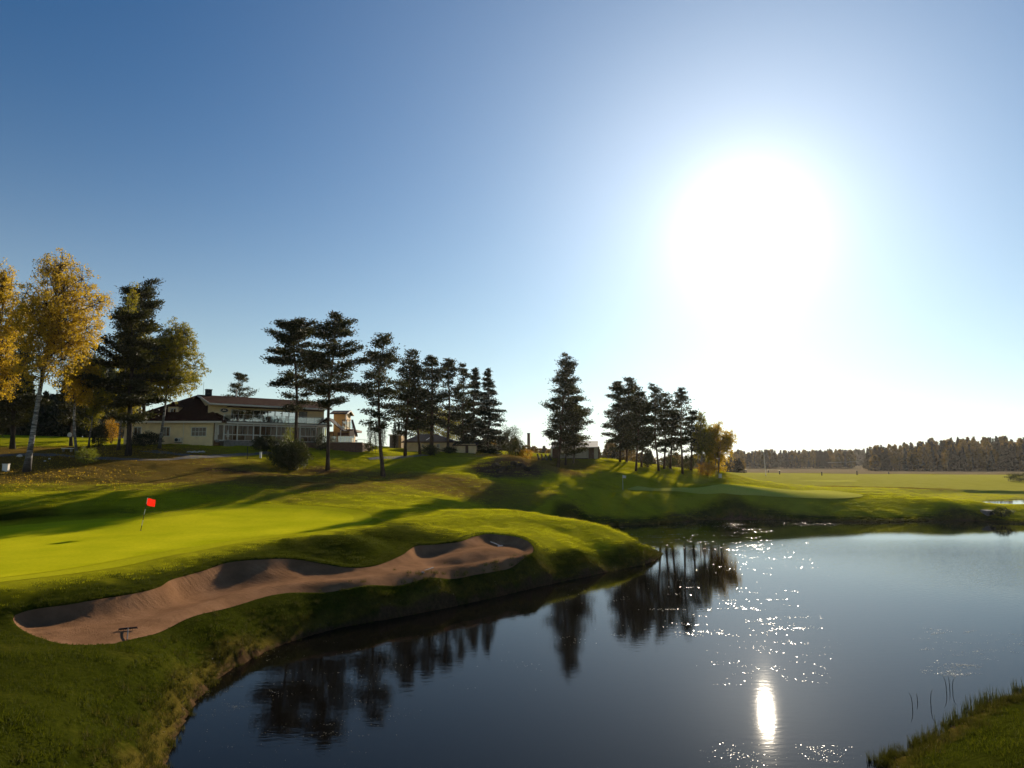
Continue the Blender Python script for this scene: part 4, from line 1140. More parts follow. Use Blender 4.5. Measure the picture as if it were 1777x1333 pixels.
# reeds of the near right bank and single stems in the water
M['reed'] = leafy('reed_blades', [(0.1, (0.03, 0.035, 0.010)), (0.6, (0.06, 0.065, 0.015)), (0.95, (0.14, 0.10, 0.03))], 0.3)
M['stem'] = plain('reed_stem', (0.035, 0.035, 0.018), 0.7, 0.3, 6.0)
pts = []
for (px, py, n) in ((1652, 1256, 16), (1668, 1248, 20), (1682, 1238, 24), (1696, 1228, 26), (1710, 1220, 24), (1722, 1218, 18), (1738, 1212, 10), (1768, 1200, 22), (1640, 1268, 8)):
    c = Pz(px, py, 0.0)
    for _ in range(n): pts.append((c[0] + rng.normal(0, 0.16), c[1] + rng.normal(0, 0.16), 0.0))
pts = np.array(pts)
scatter('reed_bed', pts, rng.uniform(0.6, 1.2, len(pts)), tuft_mesh('reed_tuft', 3, 0.05, 0.25, 0.5, 0.022, 0.25, 6), M['reed'], 'short upright reeds along the near right shore', 'reeds')
pts = []
for (px, py, n) in ((1528, 1322, 40), (1545, 1314, 50), (1560, 1308, 40), (1590, 1292, 50), (1603, 1284, 40), (1618, 1276, 18), (1632, 1268, 14)):
    c = Pz(px, py, 0.05)
    for _ in range(n): pts.append((c[0] + rng.normal(0, 0.14), c[1] + rng.normal(0, 0.12), 0.02))
pts = np.array(pts)
scatter('sedge_clumps', pts, rng.uniform(0.5, 1.1, len(pts)), tuft_mesh('sedge_tuft', 8, 0.06, 0.12, 0.32, 0.012, 0.7, 7), M['shore_grass'], 'brown sedge clumps on the near right waterline', 'sedge')
for k, (px, py, hp, bow, lab) in enumerate(((1583, 1228, 24, 0.05, 'bent reed stem standing in the water farthest left'), (1592, 1217, 13, 0.02, 'faint thin reed stem beside the bent one'), (1616, 1225, 27, -0.05, 'curved reed stem standing alone nearest the right bank'),
                                           (1642, 1200, 26, 0.06, 'left stem of the three reeds by the floating leaves'), (1648, 1195, 20, 0.02, 'middle stem of the three reeds by the floating leaves'), (1654, 1200, 24, -0.07, 'right stem of the three reeds by the floating leaves'))):
    b = Pz(px, py, 0.0); h = hp * b[1] / 1200
    m = MB(); m.tube([(b[0], b[1], -0.3), (b[0] + bow * 0.2, b[1], h * 0.3), (b[0] - bow * 0.3, b[1], h * 0.7), (b[0] - bow * 1.6, b[1], h)], [0.012, 0.011, 0.009, 0.003], 5)
    st = m.build('reed_stem', M['stem'], None, True)
    tag(st, lab, 'reed', 'single reed stems in the water')
# fallen leaves and pond weed floating in drifts
M['float'] = leafy('floating_leaves', [(0.0, (0.10, 0.075, 0.03)), (0.5, (0.24, 0.20, 0.10)), (1.0, (0.48, 0.42, 0.28))], 0.3)
fp = M['float'].node_tree.nodes['Principled BSDF']; fp.inputs['Roughness'].default_value = 0.28; fp.inputs['Specular IOR Level'].default_value = 0.9
cl = []
def drift(x0, x1, y0, y1, nclu, per, sp, sz):
    for _ in range(nclu):
        c = Pz(rng.uniform(x0, x1), rng.uniform(y0, y1), 0)
        n = max(1, int(rng.exponential(per)))
        ang = rng.normal(0, 0.35)
        dx = rng.normal(0, sp, n); dy = rng.normal(0, sp * 0.22, n)
        for a, b in zip(dx, dy):
            cl.append((c[0] + a * math.cos(ang) - b * math.sin(ang), c[1] + a * math.sin(ang) + b * math.cos(ang), sz * 0.62 * rng.uniform(0.5, 1.3)))
drift(1150, 1400, 1005, 1105, 52, 7, 0.45, 0.10)
drift(1040, 1330, 905, 955, 150, 7, 0.6, 0.13)
drift(1190, 1420, 940, 1000, 60, 5, 0.5, 0.10)
drift(1300, 1460, 1070, 1095, 14, 7, 0.4, 0.08)
drift(1240, 1440, 1110, 1190, 60, 3, 0.4, 0.05)
drift(1250, 1330, 1290, 1333, 18, 7, 0.4, 0.035); drift(1400, 1480, 1295, 1320, 14, 8, 0.3, 0.03)
drift(1600, 1690, 1092, 1170, 26, 9, 0.3, 0.06); drift(1632, 1684, 1152, 1172, 16, 14, 0.28, 0.06); drift(1700, 1777, 1100, 1145, 22, 9, 0.3, 0.055)
drift(440, 700, 1110, 1280, 90, 3, 0.3, 0.05); drift(350, 430, 1185, 1245, 22, 7, 0.2, 0.04); drift(340, 620, 1240, 1330, 50, 1.5, 0.3, 0.035)
drift(960, 1150, 985, 1120, 50, 2, 0.4, 0.07); drift(700, 1000, 1100, 1200, 14, 2, 0.4, 0.05); drift(1330, 1777, 904, 912, 60, 6, 1.2, 0.12)
cl = np.array(cl)
ok = poly_sd(cl[:, 0], cl[:, 1], POND) < -0.1
cl = cl[ok]
n = len(cl)
a = rng.uniform(0, 6.28, n)
tl = rng.normal(0, 0.09, (n, 2))
V = np.empty((n, 4, 3))
for j, (u, v) in enumerate(((-1, 0), (0, -0.6), (1, 0), (0, 0.6))):
    ca, sa = np.cos(a), np.sin(a)
    lx = (u * ca - v * sa) * cl[:, 2] * 0.7; ly = (u * sa + v * ca) * cl[:, 2] * 0.7
    V[:, j] = np.stack([cl[:, 0] + lx, cl[:, 1] + ly, 0.012 + lx * tl[:, 0] + ly * tl[:, 1]], 1)
tag(link_mesh('floating_leaves', mesh_np('floating_leaves', V.reshape(-1, 3), np.arange(n * 4).reshape(n, 4)), M['float']), 'fallen leaves and pond weed drifting on the water', 'leaves', kind='stuff')
# litter of pale pebbles and leaves on the waterline
i_ = rng.integers(0, len(POND), 2600); b = POND[i_] + pin[i_] * rng.uniform(0.0, 0.35, (2600, 1)) + rng.normal(0, 0.05, (2600, 2))
k = in_view(b[:, 0], b[:, 1]) & (b[:, 1] < 66) & (rng.uniform(0, 1, 2600) < 0.4 + 0.6 * wobble(b[:, 0], b[:, 1], 2.2, 65))
b = b[k]; n = len(b)
Vv, Ff = sprays(np.column_stack([b, np.maximum(H(b[:, 0], b[:, 1]), 0) + 0.03]), rng.normal(0, 1, (n, 3)), rng.uniform(0.04, 0.11, n), 0.05, 0.2)
M['litter'] = leafy('shore_litter', [(0.0, (0.05, 0.035, 0.02)), (0.7, (0.22, 0.16, 0.10)), (1.0, (0.5, 0.42, 0.32))], 0.2)
tag(link_mesh('shore_litter', mesh_np('shore_litter', Vv, Ff), M['litter']), 'pale leaf litter washed up along the shore', 'leaves', kind='stuff')
#@@PART5

# ================================================================== BUILDINGS
def siding(name, col, vertical=False, board=0.16):
    m, N, L, P, O = nodes(name)
    t = noise(N, L, 1.2, 5.0, 0.6)
    c0 = tuple(v * 0.86 for v in col); c1 = tuple(min(1, v * 1.1) for v in col)
    r = ramp(N, L, t.outputs['Fac'], [(0.3, c0), (0.7, c1)])
    L.new(r.outputs[0], P.inputs['Base Color'])
    P.inputs['Roughness'].default_value = 0.75
    w = N.new('ShaderNodeTexWave'); w.wave_type = 'BANDS'; w.bands_direction = 'X' if vertical else 'Z'; w.wave_profile = 'SAW'
    w.inputs['Scale'].default_value = 0.31416 / board * 0.5
    tc = N.new('ShaderNodeTexCoord'); L.new(tc.outputs['Object'], w.inputs['Vector'])
    bump(N, L, P, w.outputs['Fac'], 0.8, 0.02)
    return m
M['yellow'] = siding('yellow_siding', (0.93, 0.71, 0.40))
M['pale_yellow'] = siding('pale_yellow_siding', (0.82, 0.62, 0.34), True, 0.2)
M['ochre'] = siding('ochre_siding', (0.58, 0.36, 0.13))
M['cream'] = siding('cream_cladding', (0.62, 0.55, 0.42), True, 0.2)
M['brown_wood'] = plain('brown_wood', (0.12, 0.06, 0.035), 0.8, 0.25, 2.0, stretch=(4, 4, 0.5))
M['white'] = plain('white_paint', (0.82, 0.75, 0.64), 0.5, 0.05, 4.0)
M['grey_metal'] = plain('grey_metal', (0.35, 0.36, 0.37), 0.35, 0.1, 5.0, metal=0.8)
M['dark_metal'] = plain('dark_metal', (0.03, 0.03, 0.032), 0.5, 0.2, 5.0, metal=0.3)
M['roof'] = plain('brown_roof_tiles', (0.050, 0.020, 0.012), 0.95, 0.3, 2.2, stretch=(1, 1, 6), bmp=0.03, spec=0.02)
M['felt'] = plain('dark_roof_felt', (0.045, 0.038, 0.036), 0.9, 0.25, 2.0, bmp=0.01, spec=0.15)
M['grey_roof'] = plain('grey_sheet_roof', (0.22, 0.20, 0.18), 0.6, 0.15, 1.0)
M['brick'] = plain('terrace_brick', (0.16, 0.085, 0.055), 0.9, 0.35, 5.0, bmp=0.02)
M['deck'] = plain('deck_boards', (0.14, 0.09, 0.06), 0.8, 0.2, 3.0)
M['room'] = plain('room_lining', (0.42, 0.23, 0.11), 0.9, 0.3, 0.8)
M['chair_wood'] = plain('chair_wood', (0.16, 0.08, 0.035), 0.7, 0.2, 4.0)
M['canvas'] = plain('parasol_canvas', (0.62, 0.55, 0.45), 0.9, 0.08, 4.0)
M['stone'] = plain('grey_stone', (0.24, 0.21, 0.18), 0.9, 0.35, 3.0, bmp=0.03)
M['white_stone'] = plain('white_stone', (0.62, 0.58, 0.52), 0.9, 0.15, 4.0, bmp=0.02)
M['mound_rock'] = plain('mossy_rock', (0.055, 0.038, 0.026), 0.95, 0.4, 2.5, bmp=0.05, spec=0.05)
M['black'] = plain('black_plastic', (0.02, 0.02, 0.022), 0.5, 0.2, 4.0)
M['red_flag'] = leafy('red_flag_cloth', [(0.0, (0.75, 0.02, 0.012)), (1.0, (0.75, 0.02, 0.012))], 0.55, gain=1.0)
def glass(name, tint, refl, rough=0.02):
    m, N, L, P, O = nodes(name)
    g = N.new('ShaderNodeBsdfGlossy'); g.inputs['Roughness'].default_value = rough; g.inputs['Color'].default_value = (0.95, 0.97, 1, 1)
    t = N.new('ShaderNodeBsdfTransparent'); t.inputs['Color'].default_value = (*tint, 1)
    f = N.new('ShaderNodeFresnel'); f.inputs['IOR'].default_value = 1.5
    ma = N.new('ShaderNodeMath'); ma.operation = 'ADD'; ma.inputs[1].default_value = refl; ma.use_clamp = True
    L.new(f.outputs[0], ma.inputs[0])
    mx = N.new('ShaderNodeMixShader'); L.new(ma.outputs[0], mx.inputs[0]); L.new(t.outputs[0], mx.inputs[1]); L.new(g.outputs[0], mx.inputs[2])
    L.new(mx.outputs[0], O.inputs['Surface'])
    return m
M['pane'] = glass('window_glass', (0.70, 0.64, 0.56), -0.022)
M['sky_pane'] = glass('coated_glass', (0.4, 0.42, 0.42), 0.52)
M['clear'] = glass('balustrade_glass', (0.80, 0.84, 0.84), 0.12)
M['screen'] = leafy('white_screen_cloth', [(0.0, (0.75, 0.74, 0.70)), (1.0, (0.75, 0.74, 0.70))], 0.6, gain=1.0)

def window(parent, T, u0, u1, v, z0, z1, nx=2, nz=1, pane='pane', frame='white', fw=0.09, depth=0.10, front=-1, name='window', bar=0.045):
    """frame and glazing bars with panes set back; local frame (u along the wall, v through it)"""
    m = MB(T); a, b = v + front * depth * 0.6, v - front * depth * 0.4
    if a > b: a, b = b, a
    m.box(u0 - fw, u1 + fw, a, b, z1, z1 + fw); m.box(u0 - fw, u1 + fw, a - 0.02, b, z0 - fw, z0)
    m.box(u0 - fw, u0, a, b, z0, z1); m.box(u1, u1 + fw, a, b, z0, z1)
    for i in range(1, nx):
        c = u0 + (u1 - u0) * i / nx; m.box(c - bar / 2, c + bar / 2, a + 0.01, b, z0, z1)
    for j in range(1, nz):
        c = z0 + (z1 - z0) * j / nz; m.box(u0, u1, a + 0.014, b, c - bar / 2, c + bar / 2)
    w = m.build(name, M[frame], parent)
    for i in range(nx):
        for j in range(nz):
            ua, ub = u0 + (u1 - u0) * i / nx + bar / 2, u0 + (u1 - u0) * (i + 1) / nx - bar / 2
            za, zb = z0 + (z1 - z0) * j / nz + bar / 2, z0 + (z1 - z0) * (j + 1) / nz - bar / 2
            g = MB(T); vm = v - front * 0.005
            g.box(ua, ub, vm, vm + 0.012, za, zb); g.build('pane', M[pane], w)
    return w
def wall_holes(T, u0, u1, v0, v1, z0, z1, holes):
    """wall of boxes round rectangular openings [(ua, ub, za, zb)] that do not overlap in u"""
    m = MB(T); c = u0
    for ua, ub, za, zb in sorted(holes):
        if ua > c: m.box(c, ua, v0, v1, z0, z1)
        if za > z0: m.box(ua, ub, v0, v1, z0, za)
        if zb < z1: m.box(ua, ub, v0, v1, zb, z1)
        c = ub
    if c < u1: m.box(c, u1, v0, v1, z0, z1)
    return m

# ------------------------------------------------------------------ clubhouse
ZF, ZD, ZE, ZR = 11.0, 13.85, 16.4, 18.1
A = np.array((-43.0, 100.5)); U = np.array((0.776, 0.631)); Nn = np.array((-0.631, 0.776)); LEN = 17.4
def TM(p): q = A + U * p[0] + Nn * p[1]; return (q[0], q[1], p[2])
def u_of(px, v):
    k = ray(px, 760)[0]; o = A + Nn * v
    return float((k * o[1] - o[0]) / (U[0] - k * U[1]))
club = empty('clubhouse', (-43.0, 104.0, 10.2), 'yellow clubhouse with dark brown roofs, glazed front and balcony', 'building')
# left wing under a pyramid roof
wx0, wx1, wy0, wy1 = -56.0, -43.2, 100.0, 115.0
def xw(px, d=100.0): return ray(px, 760)[0] * d
holes = [(xw(231), xw(245), 11.6, 12.95), (xw(281), xw(295), 11.55, 12.95), (xw(331), xw(358), 11.55, 12.9)]
ID = None
w_ = wall_holes(ID, wx0, wx1, wy0, wy0 + 0.3, 10.0, 13.75, holes); w_.build('front_wall', M['yellow'], club)
MB().box(wx0 + 0.003, wx0 + 0.3, wy0 + 0.3, wy1, 10.0, 13.75).build('side_wall', M['yellow'], club)
MB().box(wx0 + 0.3, wx1, wy1 - 0.3, wy1, 10.0, 13.75).build('back_wall', M['yellow'], club)
MB().box(wx0 + 0.3, wx1, wy0 + 2.2, wy0 + 2.3, 10.1, 13.7).build('room_wall', M['room'], club)
for k, (a, b, c, d_) in enumerate(holes):
    window(club, ID, a + 0.09, b - 0.09, wy0 + 0.02, c + 0.09, d_ - 0.09, 4 if k == 2 else 2, 2 if k == 2 else 1)
ex0, ex1, ey0, ey1 = -57.0, -41.7, 99.3, 115.8
pk = (-49.2, 107.5, 18.25)
rf = MB(); zb = 13.75
for q in (((ex0, ey0), (ex1, ey0)), ((ex1, ey0), (ex1, ey1)), ((ex1, ey1), (ex0, ey1)), ((ex0, ey1), (ex0, ey0))):
    rf.verts([(*q[0], zb), (*q[1], zb), pk, (*q[0], zb - 0.16), (*q[1], zb - 0.16)], [(0, 1, 2), (3, 4, 1, 0)])
rf.verts([(ex0, ey0, zb - 0.163), (ex1, ey0, zb - 0.163), (ex1, ey1, zb - 0.163), (ex0, ey1, zb - 0.163)], [(0, 3, 2, 1)])
wing_roof = rf.build('wing_roof', M['roof'], club)
MB().box(ex0, ex1, ey0 - 0.10, ey0 - 0.003, zb - 0.28, zb - 0.02).build('gutter', M['white'], club)
MB().tube([(xw(318), wy0 - 0.07, 10.3), (xw(318), wy0 - 0.07, 13.6)], 0.045, 6).build('downpipe', M['white'], club)
# dormer on the wing roof
dx0, dx1, dy = xw(289, 102), xw(307, 102), 102.0
dm = wall_holes(ID, dx0, dx1, dy, dy + 0.15, 14.6, 16.0, [(dx0 + 0.3, dx1 - 0.3, 15.0, 15.8)]); dm.box(dx0 + 0.003, dx0 + 0.12, dy + 0.15, dy + 2.4, 14.6, 16.0); dm.box(dx1 - 0.12, dx1 - 0.003, dy + 0.15, dy + 2.4, 14.6, 16.0)
dorm = dm.build('dormer', M['yellow'], club)
window(club, ID, dx0 + 0.38, dx1 - 0.38, dy + 0.02, 15.08, 15.72, 2, 1)
dc = (dx0 + dx1) / 2
d2 = MB(); d2.slab([(dx0 - 0.25, dy - 0.25, 16.0), (dc, dy - 0.25, 16.75), (dc, dy + 4.2, 16.75), (dx0 - 0.25, dy + 2.9, 16.0)], 0.08); d2.slab([(dc, dy - 0.25, 16.75), (dx1 + 0.25, dy - 0.25, 16.0), (dx1 + 0.25, dy + 2.9, 16.0), (dc, dy + 4.2, 16.75)], 0.08)
d2.verts([(dx0, dy + 0.05, 16.0), (dx1, dy + 0.05, 16.0), (dc, dy + 0.05, 16.66)], [(0, 1, 2)])
d2.build('dormer_roof', M['roof'], club)
# main block, ground floor: glazed bays between white posts
g0, g1 = u_of(389, 0), u_of(549, 0)
MB(TM).box(-0.8, LEN, 6.0, 6.2, 10.2, ZE + 0.2).build('core_wall', M['room'], club)
MB(TM).box(g0 - 1.4, g1 + 0.2, 3.2, 3.3, ZF + 0.01, ZD - 0.2).build('lounge_wall', M['room'], club)
MB(TM).box(g0 - 1.4, LEN - 0.3, 0.3, 5.98, ZD - 0.45, ZD - 0.34).build('lounge_ceiling', M['room'], club)
MB(TM).box(g0 - 1.5, g0 - 1.41, 0.1, 5.98, ZF, ZD - 0.46).build('lounge_end_wall', M['room'], club)
MB(TM).box(g1 + 0.12, g1 + 0.2, 0.1, 3.19, ZF + 0.005, ZD - 0.46).build('lounge_partition', M['room'], club)
MB().box(wx1 - 0.25, wx1 - 0.003, wy0 + 0.3, wy1 - 0.3, 10.0, 13.7).build('wing_end_wall', M['room'], club)
MB().box(wx0 + 0.31, wx1 - 0.26, wy0 + 0.31, wy0 + 2.19, 13.4, 13.55).build('wing_ceiling', M['room'], club)
MB(TM).box(g0 - 0.1, LEN + 0.3, -0.25, 6.0, ZF - 0.9, ZF).build('ground_floor_slab', M['stone'], club)
MB(TM).box(-0.3, LEN + 0.4, -0.35, 2.2, ZD - 0.32, ZD - 0.02).build('balcony_deck', M['white'], club)
MB(TM).box(-0.32, LEN + 0.42, -0.38, -0.352, ZD - 0.08, ZD + 0.02).build('deck_edge', M['dark_metal'], club)
bays = [(388, 411), (411, 439), (439, 451, ), (451, 479), (479, 503), (520, 548)]
for k, (a, b) in enumerate(bays):
    ua, ub = u_of(a, 0) + 0.06, u_of(b, 0) - 0.06
    nx = 3 if b - a > 20 else 1
    window(club, TM, ua, ub, 0.0, ZF + 0.95, ZD - 0.50, nx, 1, fw=0.05, bar=0.035)
    window(club, TM, ua, ub, 0.0, ZF + 0.10, ZF + 0.83, max(1, nx - (k % 2)), 1, fw=0.05, bar=0.035)
window(club, TM, u_of(503, 0) + 0.1, u_of(520, 0) - 0.1, 0.0, ZF + 0.1, ZD - 0.5, 2, 1, name='terrace_door')
window(club, TM, u_of(374, 0) + 0.15, u_of(388, 0) - 0.12, 0.0, ZF + 0.1, ZD - 0.5, 1, 1, name='entrance_door', fw=0.16)
for a in (372.5, 388, 411, 439, 451, 479, 503, 520, 548):
    ua = u_of(a, 0); MB(TM).box(ua - 0.06, ua + 0.06, -0.16, -0.065, ZF, ZD - 0.33).build('post', M['white'], club)
MB(TM).box(g0 - 1.2, g1 + 0.1, -0.22, -0.165, ZD - 0.62, ZD - 0.50).build('rail_beam', M['white'], club)
# backlit white screens at the right end of the glazed front
for k in range(7):
    ua = u_of(551, 0) + k * 0.30
    MB(TM).box(ua, ua + 0.22, -0.02, 0.0, ZF + 1.05, ZD - 0.55).build('screen_panel', M['screen'], club)
MB(TM).box(g1 + 0.1, LEN + 0.1, -0.06, 0.02, ZD - 0.5, ZD - 0.35).build('screen_rail', M['white'], club)
MB(TM).box(g1 + 0.1, LEN + 0.1, -0.06, 0.02, ZF + 0.86, ZF + 1.0).build('screen_rail', M['white'], club)
# upper floor behind the balcony
VU = 2.0
uw = [u_of(399, VU), u_of(512, VU)]
ups = wall_holes(TM, -0.6, LEN, VU, VU + 0.25, ZD, ZE + 0.05, [(uw[0], uw[1], ZD + 0.05, ZD + 1.95), (u_of(517, VU), u_of(532, VU), ZD + 0.05, ZD + 2.1)])
ups.build('upper_wall', M['yellow'], club)
MB(TM).box(LEN - 0.25, LEN - 0.003, VU + 0.25, 12.0, ZF, ZE + 0.1).build('end_wall', M['cream'], club)
npn = 9
for k in range(npn):
    ua = uw[0] + (uw[1] - uw[0]) * k / npn; ub = uw[0] + (uw[1] - uw[0]) * (k + 1) / npn
    window(club, TM, ua + 0.05, ub - 0.05, VU + 0.02, ZD + 0.15, ZD + 1.88, 1, 1, pane='sky_pane', frame='brown_wood' if k % 3 else 'white', fw=0.05)
window(club, TM, u_of(517, VU) + 0.08, u_of(532, VU) - 0.08, VU + 0.02, ZD + 0.15, ZD + 2.0, 2, 1, frame='brown_wood', name='balcony_door', fw=0.07)
sg = MB(TM); us = u_of(387, VU)
ring = [(us + 0.62 * math.cos(t), VU - 0.05, 15.55 + 0.33 * math.sin(t)) for t in np.linspace(0, 2 * math.pi, 25)[:-1]]
sg.verts(ring + [(p[0], VU - 0.003, p[2]) for p in ring], [tuple(range(23, -1, -1))] + [(i, (i + 1) % 24, (i + 1) % 24 + 24, i + 24) for i in range(24)])
sign = sg.build('oval_sign', M['dark_metal'], club); sign['label'] = 'dark oval sign with pale rim and emblem'
rm = MB(TM)
for i in range(24):
    t0, t1 = 2 * math.pi * i / 24, 2 * math.pi * (i + 1) / 24
    rm.verts([(us + r1 * math.cos(t), VU - 0.055, 15.55 + r1 * 0.53 * math.sin(t)) for t, r1 in ((t0, 0.60), (t1, 0.60), (t1, 0.54), (t0, 0.54))], [(3, 2, 1, 0)])
rm.verts([(us - 0.3, VU - 0.056, 15.47), (us + 0.3, VU - 0.056, 15.47), (us + 0.12, VU - 0.056, 15.66), (us, VU - 0.056, 15.6), (us - 0.12, VU - 0.056, 15.7)], [(0, 1, 2, 3, 4)])
rm.build('emblem', M['white'], sign)
# main roof: gable along the block
mr_ = MB(TM); ov0, ov1 = -1.0, LEN + 0.6
mr_.slab([(ov0, 0.35, ZE + 0.05), (ov1, 0.35, ZE + 0.05), (ov1, 6.6, ZR), (ov0, 6.6, ZR)], 0.22)
mr_.slab([(ov0, 6.6, ZR), (ov1, 6.6, ZR), (ov1, 12.9, ZE + 0.05), (ov0, 12.9, ZE + 0.05)], 0.22)
main_roof = mr_.build('main_roof', M['roof'], club)
MB(TM).box(ov0, ov1, 0.24, 0.345, ZE - 0.20, ZE + 0.02).build('eave_board', M['white'], club)
MB(TM).box(u_of(396, 0.6), LEN - 0.5, 0.5, 1.95, ZE - 0.36, ZE - 0.24).build('awning_box', M['brown_wood'], club)
gb = MB(TM)
for u in (ov0 - 0.05, ov1 + 0.003):
    gb.verts([(u, 0.3, ZE - 0.2), (u + 0.05, 0.3, ZE - 0.2), (u + 0.05, 6.6, ZR - 0.25), (u, 6.6, ZR - 0.25), (u, 0.3, ZE + 0.08), (u + 0.05, 0.3, ZE + 0.08), (u + 0.05, 6.6, ZR + 0.03), (u, 6.6, ZR + 0.03)], [(0, 1, 2, 3), (7, 6, 5, 4), (0, 4, 5, 1), (0, 3, 7, 4), (1, 5, 6, 2), (2, 6, 7, 3)])
gb.build('bargeboards', M['white'], club)['kind'] = 'stuff'
ga = MB(TM); ga.verts([(LEN - 0.1, 0.6, ZE - 0.1), (LEN - 0.1, 12.6, ZE - 0.1), (LEN - 0.1, 6.6, ZR - 0.25)], [(0, 1, 2)]); ga.verts([(-0.3, 0.6, ZE - 0.1), (-0.3, 12.6, ZE - 0.1), (-0.3, 6.6, ZR - 0.25)], [(2, 1, 0)]); ga.build('gable_walls', M['yellow'], club)['kind'] = 'stuff'
ch = MB(TM); uc = u_of(358, 6.3); ch.box(uc - 0.4, uc + 0.4, 5.9, 6.7, ZR - 0.6, ZR + 0.75); ch.box(uc - 0.46, uc + 0.46, 5.84, 6.76, ZR + 0.75, ZR + 0.87); ch.build('chimney', M['dark_metal'], main_roof)
uv = u_of(406, 6.6); MB(TM).lathe((uv, 6.5, ZR - 0.2), [(0.14, 0), (0.14, 1.1), (0.2, 1.12), (0.2, 1.3), (0.05, 1.45)], 10).build('vent_pipe', M['white'], main_roof)
ua = u_of(349, 6.6); MB(TM).tube([(ua, 6.6, ZR - 0.1), (ua, 6.6, ZR + 2.0)], 0.025, 5).build('antenna', M['dark_metal'], main_roof)
# balcony balustrade: posts and clear panels
n_p = 13; ub0, ub1 = u_of(386, 0), LEN + 0.2
for k in range(n_p):
    ua = ub0 + (ub1 - ub0) * k / (n_p - 1); MB(TM).box(ua - 0.025, ua + 0.025, -0.28, -0.23, ZD + 0.02, ZD + 1.02).build('baluster', M['white'] if k % 3 == 0 else M['grey_metal'], club)
    if k < n_p - 1:
        ue = ub0 + (ub1 - ub0) * (k + 1) / (n_p - 1); MB(TM).box(ua + 0.04, ue - 0.04, -0.262, -0.250, ZD + 0.08, ZD + 0.95).build('railing_pane', M['clear'], club)
MB(TM).box(ub0 - 0.03, ub1 + 0.03, -0.29, -0.22, ZD + 1.02, ZD + 1.06).build('handrail', M['grey_metal'], club)
# short stair roof piece at the left end of the balcony
MB(TM).slab([(0.2, 0.4, ZD + 1.2), (0.2, 1.9, ZD + 1.2), (2.4, 1.9, ZD + 0.1), (2.4, 0.4, ZD + 0.1)], 0.3).build('stair_cover', M['roof'], club)
# annex behind on the right: ochre dormer tower and roof terrace
ann = empty('annex', Pd(600, 770, 116), 'ochre annex with black gable roof and roof terrace right of the clubhouse', 'building')
D1 = 117.0
def xa(px, d=D1): return ray(px, 760)[0] * d
def za(py, d=D1): return CAM_H + ray(600, py)[1] * d
MB().box(xa(578), xa(598), D1, D1 + 4, za(778), za(716)).build('tower_wall', M['ochre'], ann)
MB().box(xa(598), xa(600.5), D1 - 0.06, D1 + 0.15, za(737), za(718)).build('corner_board', M['white'], ann)
tr = MB(); xm = xa(600) + 0.2
tr.slab([(xa(572), D1 - 0.5, za(718)), (xm, D1 - 0.5, za(718)), (xm, D1 + 2, za(711)), (xa(572), D1 + 2, za(711))], 0.12); tr.slab([(xa(572), D1 + 2, za(711)), (xm, D1 + 2, za(711)), (xm, D1 + 4.5, za(718)), (xa(572), D1 + 4.5, za(718))], 0.12)
tr.build('tower_roof', M['felt'], ann)
gw = MB(); gw.tube([(xm + 0.05, D1 - 0.5, za(718.5)), (xm + 0.05, D1 + 2, za(711.5)), (xm + 0.05, D1 + 4.5, za(718.5))], 0.12, 4); gw.build('bargeboard', M['white'], ann)
# lower annex wall with terrace on top
MB().box(xa(578), xa(617), D1 - 2.5, D1 - 0.05, za(778), za(750)).build('annex_wall', M['ochre'], ann)
MB().box(xa(596), xa(619), D1 - 2.7, D1 + 4, za(750) + 0.003, za(746)).build('terrace_slab', M['brown_wood'], ann)
for k, px in enumerate((600, 607, 612.5, 617.5)):
    MB().box(xa(px) - 0.04, xa(px) + 0.04, D1 - 2.6, D1 - 2.52, za(746), za(731)).build('terrace_post', M['dark_metal'], ann)
for a, b in ((600.6, 606.4), (607.6, 612), (613, 617)):
    MB().box(xa(a), xa(b), D1 - 2.57, D1 - 2.55, za(745), za(733)).build('terrace_pane', M['clear'], ann)
MB().box(xa(599), xa(618.5), D1 - 2.62, D1 - 2.5, za(731), za(730) ).build('terrace_rail', M['dark_metal'], ann)
st = MB(); st.slab([(xa(616), D1 - 2.9, za(731)), (xa(619), D1 - 2.9, za(731)), (xa(631), D1 - 4.5, za(757)), (xa(627), D1 - 4.5, za(757))], 0.25); st.build('stair_flight', M['brown_wood'], ann)
window(ann, None, xa(579.5), xa(585), D1 - 2.5, za(763), za(753), 1, 1, name='window', frame='brown_wood')
MB().box(xa(594), xa(612), D1 - 3.3, D1 - 2.55, za(757), za(752)).build('serving_hatch', M['brown_wood'], ann)
MB().box(xa(613.5), xa(622), D1 - 2.9, D1 - 2.75, za(761), za(749)).build('white_board', M['white'], ann)
# gabled glass canopy over the terrace
cn = MB(); zc0, zc1 = za(746, 110), za(725, 110)
def xc(px): return ray(px, 760)[0] * 110
cn.slab([(xc(541), 110, zc0), (xc(566), 110, zc1), (xc(568), 113, zc1), (xc(543), 113, zc0)], 0.06)
can1 = cn.build('canopy_glass', M['clear'], ann)
cn = MB(); cn.slab([(xc(566), 110, zc1), (xc(592), 110, zc0), (xc(594), 113, zc0), (xc(568), 113, zc1)], 0.10); cn.build('canopy_roof', M['felt'], ann)
for (a, za_), (b, zb_) in (((541, zc0), (566, zc1)), ((566, zc1), (592, zc0))):
    MB().tube([(xc(a), 109.95, za_), (xc(b), 109.95, zb_)], 0.06, 5).build('canopy_rafter', M['brown_wood'], ann)
for a in (541.5, 591):
    MB().box(xc(a) - 0.05, xc(a) + 0.05, 109.9, 110.0, ZF - 0.2, zc0).build('canopy_post', M['white'], ann)

